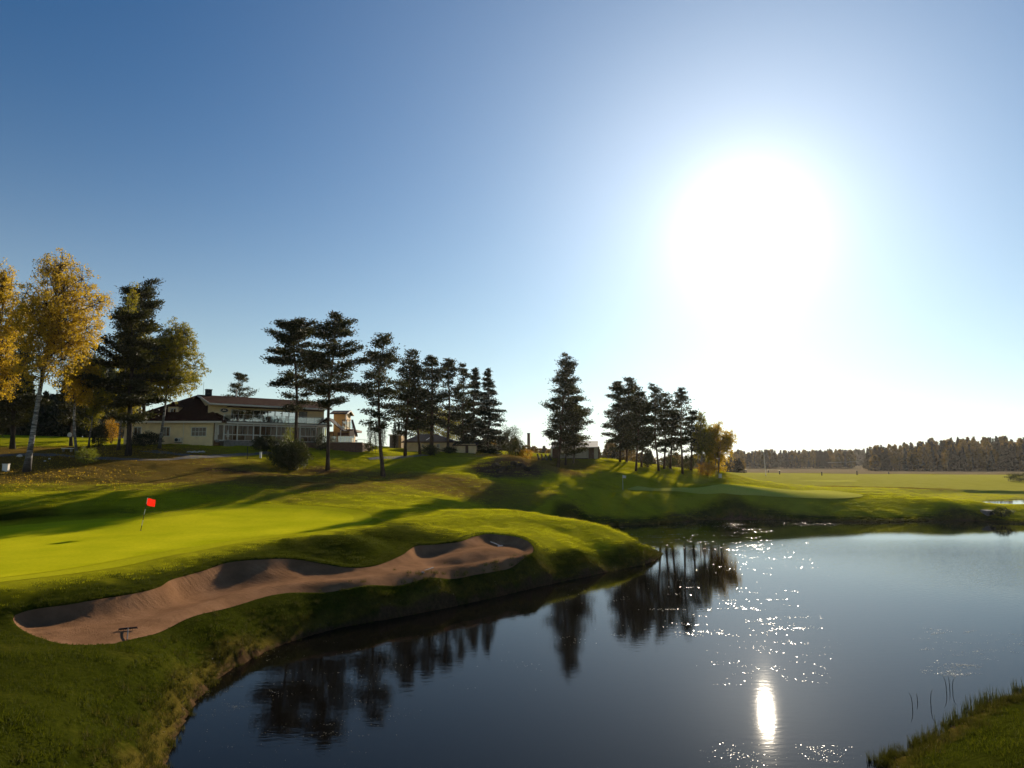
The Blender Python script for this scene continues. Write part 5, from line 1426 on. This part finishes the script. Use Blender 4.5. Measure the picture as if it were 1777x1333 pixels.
# terrace wall of brick with balustrade panels
tw = empty('terrace_wall', Pd(585, 785, 106.5), 'low dark brick wall carrying the glass-edged terrace', 'wall')
D2 = 106.0
def xt(px, d=D2): return ray(px, 780)[0] * d
zt = CAM_H + ray(580, 768)[1] * D2
bm = MB(); bw = 0.5
MB().box(xt(520), xt(628), D2 + 0.06, D2 + 6, 8.4, zt - 0.06).build('wall_core', M['brick'], tw)
def proto_piece(name, mat, sx, sy, sz):
    m = MB(); m.box(-sx / 2, sx / 2, -sy / 2, sy / 2, -sz / 2, sz / 2)
    return m
brick_me = None
rowh = 0.30; nrow = int((zt - 8.9) / rowh)
for j in range(nrow):
    x = xt(520) + (0.45 if j % 2 else 0)
    while x < xt(628) - 0.9:
        if brick_me is None:
            b = proto_piece('brick', None, 0.88, 0.12, rowh - 0.03).build('brick', M['brick'], tw); brick_me = b.data
        else:
            b = bpy.data.objects.new('brick', brick_me); COL.objects.link(b); b.parent = tw
        b.location = tuple(np.array((x + 0.45, D2 + 0.02 + rng.uniform(-0.012, 0.012), 8.9 + (j + 0.5) * rowh)) - ORG[tw])
        x += 0.90
MB().box(xt(519), xt(629), D2 - 0.08, D2 + 0.3, zt - 0.06, zt + 0.04).build('coping', M['stone'], tw)
for a, b in ((574, 582), (582.6, 590), (590.6, 598), (598.6, 606), (606.6, 613)):
    MB().box(xt(a), xt(b), D2 + 0.05, D2 + 0.065, zt + 0.08, zt + 0.95).build('railing_pane', M['clear'], tw)
for a in (573.6, 582.3, 590.3, 598.3, 606.3, 613.3):
    MB().box(xt(a) - 0.03, xt(a) + 0.03, D2 + 0.03, D2 + 0.09, zt + 0.04, zt + 1.0).build('railing_post', M['grey_metal'], tw)
# white railing going down to the right
rl = empty('terrace_railing', Pd(645, 780, 108), 'white metal railing stepping down right of the terrace', 'railing')
pr = [Pd(px, py, 108) for px, py in ((620, 763), (632, 763.5), (640, 764), (648, 766.5), (656, 769), (660, 771))]
for p in pr:
    MB().tube([(p[0], p[1], p[2] - 1.5), tuple(p)], 0.035, 6).build('railing_post', M['white'], rl)
MB().tube([tuple(p) for p in pr], 0.035, 6).build('handrail', M['white'], rl)
MB().tube([(p[0], p[1], p[2] - 0.5) for p in pr], 0.022, 6).build('lower_rail', M['white'], rl)
# balcony furniture
def chair(u, v, turn, label):
    p = TM((u, v, ZD)); t = empty('balcony_chair', p, label, 'chair', 'wooden chairs on the balcony'); c, s = math.cos(turn), math.sin(turn)
    T = lambda q: (p[0] + q[0] * c - q[1] * s, p[1] + q[0] * s + q[1] * c, p[2] + q[2])
    MB(T).box(-0.25, 0.25, -0.25, 0.25, 0.42, 0.47).build('seat', M['chair_wood'], t)
    MB(T).verts([(-0.25, 0.25, 0.47), (0.25, 0.25, 0.47), (0.25, 0.42, 1.05), (-0.25, 0.42, 1.05), (-0.25, 0.29, 0.47), (0.25, 0.29, 0.47), (0.25, 0.46, 1.05), (-0.25, 0.46, 1.05)], [(0, 1, 2, 3), (7, 6, 5, 4), (0, 4, 5, 1), (2, 6, 7, 3), (0, 3, 7, 4), (1, 5, 6, 2)]).build('backrest', M['chair_wood'], t)
    for a in (-0.22, 0.22):
        for b in (-0.22, 0.22): MB(T).box(a - 0.025, a + 0.025, b - 0.025, b + 0.025, 0, 0.42).build('leg', M['chair_wood'], t)
def table(u, v, label):
    p = TM((u, v, ZD)); t = empty('balcony_table', p, label, 'table', 'round tables on the balcony')
    MB().lathe(p, [(0.42, 0.70), (0.42, 0.74)], 14).build('table_top', M['chair_wood'], t)
    MB().tube([p, (p[0], p[1], p[2] + 0.70)], 0.04, 6).build('pedestal', M['dark_metal'], t)
    MB().lathe(p, [(0.25, 0.0), (0.22, 0.03)], 10).build('foot', M['dark_metal'], t)
pos = [(403, 'left'), (421, 'far left of the middle'), (427, 'left of the middle'), (437, 'middle'), (449, 'right of the middle'), (470, 'far right of the middle'), (482, 'right'), (497, 'far right')]
for k, (px, w) in enumerate(pos):
    chair(u_of(px, 1.0), 0.6 + 0.5 * (k % 2), 0.7 + k * 1.3, 'wooden balcony chair before the %s upper window' % w)
for px, w in ((410, 'left'), (432, 'middle'), (489, 'right')):
    table(u_of(px, 1.0), 0.9, 'round balcony table on the %s of the row' % w)
def parasol(px, py0, py1, d, label):
    b = Pd(px, py1, d); hh = Pd(px, py0, d)[2] - b[2]
    t = empty('folded_parasol', b, label, 'parasol', 'folded parasols by the entrance')
    MB().tube([b, (b[0], b[1], b[2] + hh)], 0.03, 6).build('pole', M['white'], t)
    MB().lathe(b, [(0.10, hh * 0.28), (0.19, hh * 0.33), (0.17, hh * 0.6), (0.11, hh * 0.85), (0.04, hh * 1.0)], 10).build('canopy', M['canvas'], t)
    MB().lathe(b, [(0.28, -0.3), (0.26, 0.08)], 10).build('base', M['stone'], t)
parasol(377, 733, 764, 99.6, 'folded pale parasol hanging before the entrance door'); parasol(395, 746, 764, 100.6, 'folded pale parasol right of the entrance door')
ac = empty('heat_pump', (xw(311), 99.6, 11.0), 'white heat pump box with round fan on the yellow wall', 'heat pump')
MB().box(xw(306), xw(317), 99.45, 99.85, 10.75, 11.35).build('casing', M['white'], ac)
MB().tube([(xw(309.5), 99.40, 11.05), (xw(309.5), 99.449, 11.05)], 0.24, 16).build('fan_grille', M['black'], ac)
MB().box(xw(306), xw(317), 99.5, 99.99, 10.65, 10.72).build('bracket', M['dark_metal'], ac)
MB().box(xw(313), xw(316), 99.43, 99.449, 10.85, 11.2).build('service_panel', M['grey_metal'], ac)

# ------------------------------------------------------------------ low yellow house
lh = empty('low_house', Pd(760, 786, 120), 'low pale yellow house with dark hipped roof behind the pines', 'building')
D3 = 119.0
def xh(px, d=D3): return ray(px, 780)[0] * d
def zh(py, d=D3): return CAM_H + ray(760, py)[1] * d
zg, ze, zr = zh(790), zh(766.5), zh(752)
hl = [(xh(731.5), xh(735.5), zh(777), zh(770.5)), (xh(757.5), xh(763), zh(777), zh(770.5))]
wall_holes(None, xh(706), xh(791), D3, D3 + 0.25, zg, ze, hl).build('front_wall', M['pale_yellow'], lh)
MB().box(xh(706), xh(706) + 0.25, D3 + 0.25, D3 + 8, zg, ze).build('side_wall', M['pale_yellow'], lh)
MB().box(xh(791) - 0.25, xh(791), D3 + 0.25, D3 + 8, zg, ze).build('right_wall', M['pale_yellow'], lh)
MB().box(xh(708), xh(789), D3 + 1.8, D3 + 1.9, zg, ze).build('room_wall', M['room'], lh)
for a, b, c, d_ in hl: window(lh, None, a + 0.07, b - 0.07, D3 + 0.02, c + 0.07, d_ - 0.07, 2, 2, fw=0.07)
hr = MB(); X0, X1 = xh(697), xh(797); r0, r1 = xh(722), xh(752)
hr.verts([(X0, D3 - 0.6, ze - 0.05), (X1, D3 - 0.6, ze - 0.05), (X1, D3 + 8.6, ze - 0.05), (X0, D3 + 8.6, ze - 0.05), (r0, D3 + 4, zr), (r1, D3 + 4, zr)], [(0, 1, 5, 4), (1, 2, 5), (2, 3, 4, 5), (3, 0, 4), (3, 2, 1, 0)])
hroof = hr.build('roof', M['felt'], lh)
MB().box(X0, X1, D3 - 0.66, D3 - 0.603, ze - 0.20, ze).build('fascia', M['brown_wood'], lh)
MB().tube([(xh(739.5, D3), D3 - 0.2, zh(764)), (xh(745, D3), D3 + 2.2, zh(757.5))], 0.05, 5).build('roof_ladder', M['grey_metal'], hroof)
# lean-to right and tall block left of it
lt = empty('lean_to', Pd(815, 786, 118), 'lower shed-roofed lean-to at the right end of the yellow house', 'building')
MB().box(xh(793), xh(826), D3 - 2.0, D3 + 3, zg, zh(771)).build('wall', M['pale_yellow'], lt)
MB().slab([(xh(787), D3 - 2.5, zh(773)), (xh(830), D3 - 2.5, zh(773)), (xh(830), D3 + 3.5, zh(764)), (xh(787), D3 + 3.5, zh(764))], 0.15).build('roof', M['felt'], lt)
MB().box(xh(809), xh(814), D3 - 2.06, D3 - 2.003, zg, zh(774)).build('door', M['brown_wood'], lt)
MB().box(xh(786.5), xh(830.5), D3 - 2.56, D3 - 2.503, zh(774.5), zh(773)).build('fascia', M['brown_wood'], lt)
tb_ = empty('tall_block', Pd(685, 784, 127), 'flat-topped block with grey gate and ochre pier left of the yellow house', 'building')
D4 = 127.0
MB().box(ray(676, 770)[0] * D4, ray(692, 770)[0] * D4, D4, D4 + 4, CAM_H + ray(680, 784)[1] * D4, CAM_H + ray(680, 756)[1] * D4).build('grey_front', M['grey_roof'], tb_)
MB().box(ray(692, 770)[0] * D4 + 0.005, ray(697, 770)[0] * D4, D4 - 0.4, D4 + 4, CAM_H + ray(680, 784)[1] * D4, CAM_H + ray(680, 756)[1] * D4).build('ochre_pier', M['ochre'], tb_)
MB().box(ray(674, 770)[0] * D4, ray(698, 770)[0] * D4, D4 - 0.5, D4 + 4.2, CAM_H + ray(680, 756)[1] * D4 + 0.004, CAM_H + ray(680, 754)[1] * D4).build('flat_roof', M['white'], tb_)

# ------------------------------------------------------------------ shed on the knoll
sh = empty('shed', Pd(1000, 797, 124), 'pale shed with single-pitch roof and brown doors on the knoll', 'building')
D5 = 123.0
def xs_(px, d=D5): return ray(px, 790)[0] * d
def zs(py, d=D5): return CAM_H + ray(1000, py)[1] * d
zb0, ze0 = zs(799.5), zs(775)
MB().box(xs_(959), xs_(1039), D5 + 0.1, D5 + 6, zb0, ze0).build('body', M['cream'], sh)
MB().box(xs_(958.6), xs_(972), D5, D5 + 0.097, zb0, ze0).build('left_cladding', M['brown_wood'], sh)
MB().box(xs_(1021.5), xs_(1031), D5 - 0.02, D5 + 0.097, zb0, zs(775.5)).build('door', M['brown_wood'], sh)
dh = [c for c in sh.children if c.name.startswith('door')][0]
MB().box(xs_(1029), xs_(1029.6), D5 - 0.06, D5 - 0.023, zs(788), zs(786)).build('handle', M['grey_metal'], dh)
MB().box(xs_(973), xs_(1021), D5 + 0.02, D5 + 0.096, zb0, zs(795)).build('plinth', M['brown_wood'], sh)
MB().box(xs_(1038), xs_(1040.5), D5 - 0.02, D5 + 0.097, zb0, ze0).build('corner_board', M['brown_wood'], sh)
window(sh, None, xs_(975), xs_(977.6), D5 + 0.07, zs(790), zs(784), 1, 1, frame='brown_wood', fw=0.05)
for a in (980, 987, 994, 1001, 1008, 1015): MB().box(xs_(a), xs_(a) + 0.05, D5 + 0.06, D5 + 0.098, zs(795), ze0).build('batten', M['white'], sh)
sr = MB(); sr.slab([(xs_(955), D5 - 0.6, zs(777)), (xs_(1037), D5 - 0.6, zs(776)), (xs_(1046), D5 + 6.5, zs(768.5) + 0.5), (xs_(965), D5 + 6.5, zs(768.5) + 0.5)], 0.14); sr.build('roof', M['grey_roof'], sh)
fb = MB(); fb.verts([(xs_(1039.2), D5 - 0.0, ze0), (xs_(1039.2), D5 + 6.2, ze0), (xs_(1039.2), D5 + 6.2, zs(769) + 0.35)], [(0, 1, 2)]); fb.build('gable_end', M['cream'], sh)

# ------------------------------------------------------------------ small things
# near flagstick, leaning a little to the right
fb_ = Pz(244, 921.5, 3.4)
fb_ = hit(244, 921.5); ft = fb_ + np.array((0.36, 0.0, (921.5 - 866) / 1210 * fb_[1]))
fs = empty('flagstick', fb_, 'flagstick with red flag standing on the near putting green', 'flag')
for k in range(6):
    a, b = fb_ + (ft - fb_) * k / 6, fb_ + (ft - fb_) * (k + 1) / 6
    MB().tube([a, b], 0.022, 8).build('stick_section', M['white'] if k % 2 else M['black'], fs)
fl = MB(); dirf = np.array((0.95, -0.25, 0)); nx_, nz_ = 9, 5
up = (ft - fb_) / np.linalg.norm(ft - fb_)
for j in range(nz_):
    for i in range(nx_):
        s = i / (nx_ - 1); fl.v.append(tuple(ft - up * (0.50 * j / (nz_ - 1)) + dirf * 0.68 * s + np.array((0.25, 0.95, 0)) * 0.07 * math.sin(s * 6.5 + j * 0.3) - np.array((0, 0, 0.10 * s ** 1.3))))
fl.f = [(j * nx_ + i, j * nx_ + i + 1, (j + 1) * nx_ + i + 1, (j + 1) * nx_ + i) for j in range(nz_ - 1) for i in range(nx_ - 1)]
fl.build('flag', M['red_flag'], fs, True)
MB().lathe(tuple(ft), [(0.03, -0.01), (0.035, 0.02), (0.01, 0.05)], 8).build('finial', M['white'], fs)
MB().lathe((fb_[0], fb_[1], fb_[2] + 0.018), [(0.075, 0), (0.07, 0.012)], 14).build('cup', M['black'], fs)
# far pole and far flagstick
p = grd(1328, 190); po = empty('tall_pole', p, 'thin tall white pole on the field beyond the far green', 'pole')
MB().tube([p, (p[0] - 0.3, p[1], Pd(1323, 783, 190)[2])], [0.07, 0.04], 8).build('shaft', M['white'], po)
MB().lathe(tuple(p), [(0.22, -0.1), (0.2, 0.12), (0.09, 0.16)], 10).build('base', M['stone'], po)
p = hit(1081, 850); po = empty('far_flagstick', p, 'tiny flagstick at the left end of the far green', 'flag')
MB().tube([p, (p[0], p[1], p[2] + 2.1)], 0.02, 6).build('stick', M['white'], po)
MB().verts([(p[0], p[1], p[2] + 2.1), (p[0] + 0.5, p[1] + .05, p[2] + 2.0), (p[0] + 0.48, p[1] + .05, p[2] + 1.65), (p[0], p[1], p[2] + 1.7)], [(0, 1, 2, 3)]).build('flag', M['canvas'], po)
# rakes in the bunker
def rake(px, py, ang, length, label, mat, head=0.75, lift=0.0):
    z0 = Pz(px, py, 1.5); 
    for _ in range(6): z0 = Pz(px, py, float(SANDZ(z0[0], z0[1])[0]))
    b = z0 + np.array((0, 0, 0.03)); t = empty('bunker_rake', b, label, 'rake', 'rakes lying in the bunker')
    d = np.array((math.cos(ang), math.sin(ang), 0)); s = np.array((-d[1], d[0], 0))
    e = b + d * length; e[2] = float(SANDZ(e[0], e[1])[0]) + 0.04 + lift
    MB().tube([b + np.array((0, 0, 0.05)), e], 0.022, 6).build('handle', mat, t)
    hb = MB(); hb.tube([b - s * head / 2 + np.array((0, 0, .04)), b + s * head / 2 + np.array((0, 0, .04))], 0.035, 6); hb.build('head', mat, t)
    for k in range(9):
        c = b + s * head * (k / 8 - 0.5); MB().tube([c + np.array((0, 0, 0.03)), c + np.array((0, 0, -0.02)) - d * 0.02], 0.010, 4).build('tine', mat, t)
rake(222, 1094, R(-62), 1.5, 'black rake lying in the left bay of the bunker', M['black'], 0.6)
rake(730, 995, R(55), 1.1, 'pale rake near the front edge of the right bay', M['white'], 0.5)
rake(868, 949, R(128), 1.1, 'pale rake leaning on the back wall at the right end', M['white'], 0.4, 0.25)
# posts, boxes, stones, signs on the left hill
p = hit(452, 795); t = empty('marker_post', p, 'short white marker post before the large bush', 'post'); hh = 10 / 1200 * p[1]
MB().box(p[0] - 0.13, p[0] + 0.13, p[1] - 0.06, p[1] + 0.06, p[2] - 0.2, p[2] + hh).build('post', M['white'], t)
MB().box(p[0] - 0.16, p[0] + 0.16, p[1] - 0.09, p[1] + 0.09, p[2] + hh, p[2] + hh + 0.06).build('cap', M['grey_metal'], t)
p = hit(10, 818); t = empty('tee_box', p, 'white tee marker box at the left edge', 'marker')
MB().box(p[0] - 0.30, p[0] + 0.28, p[1] - 0.15, p[1] + 0.15, p[2] - 0.1, p[2] + 0.72).build('box', M['white'], t)
MB().box(p[0] - 0.34, p[0] + 0.32, p[1] - 0.19, p[1] + 0.19, p[2] + 0.72, p[2] + 0.78).build('lid', M['white'], t)
def stone(px, py, s, label, mat='white_stone', seed=0, parent=None, cat='stone'):
    r = np.random.default_rng(seed); p = hit(px, py)
    V, F = [], []
    for i in range(5):
        for j in range(9):
            th = math.pi * i / 4; ph = 2 * math.pi * j / 9; q = s * (0.8 + 0.35 * r.uniform())
            V.append((p[0] + q * math.sin(th) * math.cos(ph), p[1] + q * math.sin(th) * math.sin(ph), p[2] + s * 0.25 + 0.7 * q * math.cos(th)))
    for i in range(4):
        for j in range(9): F.append((i * 9 + j, i * 9 + (j + 1) % 9, (i + 1) * 9 + (j + 1) % 9, (i + 1) * 9 + j))
    m = MB(); m.v = V; m.f = F
    o = m.build('stone', M[mat], parent, False)
    return o if parent else tag(o, label, cat)
stone(34, 793, 0.32, 'white round stone left of the big birch trunk', seed=1)
stone(78, 801, 0.14, 'small pale stone right of the big birch trunk', seed=2)
stone(86, 797, 0.14, 'second small pale stone right of the big birch', seed=3)
rk = np.random.default_rng(5)
edge = empty('stone_edging', hit(340, 785), 'row of pale edging stones below the clubhouse lawn', 'edging')
for k in range(16):
    stone(326 + k * 1.9 + rk.uniform(-.5, .5), 785 + rk.uniform(-0.6, 0.6), rk.uniform(0.12, 0.2), None, seed=10 + k, parent=edge)
mound = empty('boulder_cluster', hit(882, 818), 'cluster of dark mossy boulders half sunk in the brown mound', 'boulders')
for k in range(9):
    stone(850 + k * 8.2 + rk.uniform(-3, 3), 815 + rk.uniform(-10, 6), rk.uniform(0.3, 0.7), None, 'mound_rock', 40 + k, mound)
p = hit(121, 783); t = empty('round_sign', Pd(121, 770, p[1]), 'pale round sign left of the curved birch', 'sign')
q = Pd(121, 756, p[1]); MB().tube([(q[0], q[1], p[2] - 0.3), tuple(q)], 0.035, 6).build('post', M['dark_metal'], t)
MB().tube([(q[0], q[1] - 0.04, q[2] + 0.1), (q[0], q[1] - 0.01, q[2] + 0.1)], 0.30, 18).build('disc', M['canvas'], t)
p = hit(117, 784); t = empty('white_bench', p, 'low white bench slab by the cart path bend', 'bench')
MB().box(p[0] - 0.7, p[0] + 0.7, p[1] - 0.2, p[1] + 0.2, p[2] + 0.38, p[2] + 0.46).build('seat', M['white'], t)
for a in (-0.5, 0.5): MB().box(p[0] + a - 0.06, p[0] + a + 0.06, p[1] - 0.17, p[1] + 0.17, p[2] - 0.1, p[2] + 0.38).build('leg', M['stone'], t)
p = hit(429, 797); t = empty('thin_post', p, 'thin dark post left of the white marker', 'post')
MB().tube([(p[0], p[1], p[2] - 0.2), (p[0], p[1], p[2] + 1.5)], 0.04, 6).build('post', M['black'], t); MB().lathe((p[0], p[1], p[2] + 1.5), [(0.06, 0), (0.07, 0.08), (0.02, 0.12)], 8).build('cap', M['black'], t)
# globe lamps by the terrace
for k, (px, py, lab) in enumerate(((618, 765, 'white globe lamp on the terrace edge'), (652, 772, 'white globe lamp below the railing'))):
    c = Pd(px, py, 105.6); t = empty('globe_lamp', c - np.array((0, 0, 0.9)), lab, 'lamp', 'globe lamps by the terrace')
    MB().tube([(c[0], c[1], c[2] - 1.6), (c[0], c[1], c[2] - 0.12)], 0.03, 6).build('post', M['dark_metal'], t)
    MB().lathe(tuple(c), [(0.02, -0.16), (0.12, -0.11), (0.165, 0), (0.12, 0.11), (0.02, 0.16)], 12).build('globe', M['white'], t, True)
# golf trolleys by the shed
for k, (px, lab) in enumerate(((934, 'golf bag on trolley farthest from the shed'), (941, 'second golf bag trolley from the left by the shed'), (948, 'third golf bag trolley from the left by the shed'), (955, 'golf bag trolley nearest the shed wall'))):
    p = grd(px, 119.5); t = empty('golf_trolley', p, lab, 'golf trolley', 'golf trolleys parked by the shed')
    MB().tube([p + np.array((0.05, 0, 0.22)), p + np.array((-0.13, 0, 1.0))], [0.14, 0.16], 10).build('bag', M['black'] if k % 2 == 0 else M['brick'], t)
    for a in (-0.32, 0.32):
        c = p + np.array((0.08, a, 0.18)); MB().tube([c - np.array((0, 0.03, 0)), c + np.array((0, 0.03, 0))], 0.18, 14).build('wheel', M['dark_metal'], t)
    MB().tube([p + np.array((0.08, 0, 0.2)), p + np.array((0.34, 0, 0.85))], 0.02, 6).build('handle', M['grey_metal'], t)
    for a in (-0.08, 0.0, 0.08):
        e = p + np.array((-0.13 + a, 0.02, 1.0)); MB().tube([e, e + np.array((-0.04 + a * 0.5, 0, 0.2))], 0.016, 5).build('club', M['grey_metal'], t)
# factory chimney on the horizon
p = grd(917.5, 300); t = empty('factory_chimney', p, 'slim dark factory chimney far behind the mound', 'chimney'); zt_ = Pd(918, 752, 300)[2]
MB().tube([p, (p[0], p[1], zt_)], [0.75, 0.62], 14).build('stack', M['brick'], t)
MB().lathe((p[0], p[1], zt_), [(0.70, -0.35), (0.72, 0), (0.60, 0.1)], 14).build('rim', M['dark_metal'], t)
# posts on the practice field
for k, (px, d, h, lab) in enumerate(((1294, 300, 1.2, 'dark range post nearest the grove'), (1333, 330, 0.9, 'tiny range post behind the tall pole'), (1352, 245, 1.3, 'dark range post just right of the tall pole'), (1425, 245, 1.2, 'stout dark range post in the middle of the field'), (1486, 270, 1.5, 'dark range post before the gap in the wood'), (1541, 290, 0.8, 'low range post right of the gap'))):
    p = grd(px, d); t = empty('range_post', p, lab, 'post', 'posts on the practice field')
    MB().tube([p, (p[0], p[1], p[2] + h)], [0.22, 0.2], 8).build('post', M['black'], t); MB().lathe((p[0], p[1], p[2] + h), [(0.3, 0), (0.3, 0.15), (0.1, 0.2)], 8).build('cap', M['dark_metal'], t)
p = hit(1250, 831); t = empty('pale_marker', p, 'small pale marker board below the grove end', 'marker'); MB().box(p[0] - 0.25, p[0] + 0.25, p[1] - 0.04, p[1] + 0.04, p[2] + 0.15, p[2] + 0.8).build('board', M['canvas'], t); MB().box(p[0] - 0.04, p[0] + 0.04, p[1] + 0.042, p[1] + 0.1, p[2] - 0.2, p[2] + 0.7).build('stake', M['brown_wood'], t)
# overhead wire before the gap
c0, c1 = Pd(1436, 803, 600), Pd(1492, 800, 600); t = empty('overhead_wire', (c0[0], 600, float(H(c0[0], 600))), 'pale overhead wire crossing the gap in the wood', 'wire')
MB().tube([tuple(c0 + (c1 - c0) * k / 6 - np.array((0, 0, 0.35 * math.sin(math.pi * k / 6)))) for k in range(7)], 0.12, 5).build('wire', M['white'], t)
for c in (c0, c1): MB().tube([(c[0], c[1], float(H(c[0], c[1])) - 0.3), (c[0], c[1], c[2] + 0.3)], 0.14, 6).build('pole', M['dark_bark'], t)
# culvert on the far bank with a shrub
p = hit(1718, 893, 80, 110); t = empty('culvert', p, 'grey concrete culvert block in the far bank', 'culvert')
MB().box(p[0] - 0.5, p[0] + 0.5, p[1] - 0.25, p[1] + 1.2, p[2] - 0.6, p[2] + 0.55).build('block', M['stone'], t)
MB().tube([(p[0], p[1] - 0.30, p[2] + 0.05), (p[0], p[1] - 0.253, p[2] + 0.05)], 0.28, 16).build('pipe_mouth', M['black'], t)
make_bush('bank_shrub', hit(1740, 897, 80, 110), 2.6, 1.3, 'dark shrub on the far bank beside the culvert', 'bush', 120, 1600)

# fallen leaves under the birches
fl_x, fl_y = [], []
for px, d, sx, n in ((47, 72, 5.0, 1500), (-12, 78, 5.0, 500), (133, 85, 3.0, 500), (204, 90, 3.5, 500), (275, 91, 4.0, 900), (1246, 118, 3.0, 300)):
    c = grd(px, d); fl_x.append(rng.normal(c[0], sx, n)); fl_y.append(rng.normal(c[1], sx * 0.8, n))
fx, fy = np.concatenate(fl_x), np.concatenate(fl_y)
n = len(fx)
Vv, Ff = sprays(np.column_stack([fx, fy, H(fx, fy) + 0.05]), np.column_stack([rng.normal(0, 1, n), rng.normal(0, 1, n), rng.normal(0, 0.25, n)]), rng.uniform(0.08, 0.16, n), 0.09, 0.1)
tag(link_mesh('fallen_leaves', mesh_np('fallen_leaves', Vv, Ff), M['birch_gold']), 'yellow leaves fallen on the grass under the birches', 'leaves', kind='stuff')

# ================================================================== HAZE: thin autumn air that the far woods fade into
hz = bpy.data.materials.new('haze_air'); hz.use_nodes = True
hn = hz.node_tree.nodes; hn.remove(hn['Principled BSDF'])
hv = hn.new('ShaderNodeVolumePrincipled')
hv.inputs['Color'].default_value = (0.95, 0.92, 0.88, 1)
hv.inputs['Density'].default_value = 0.000045
hv.inputs['Anisotropy'].default_value = 0.55
hz.node_tree.links.new(hv.outputs[0], hn['Material Output'].inputs['Volume'])
hb_ = MB(); hb_.box(-1400, 1400, -300, 1600, -9, 42)
tag(hb_.build('haze', hz), 'thin autumn haze over the course', kind='stuff')
cy.volume_bounces = 0
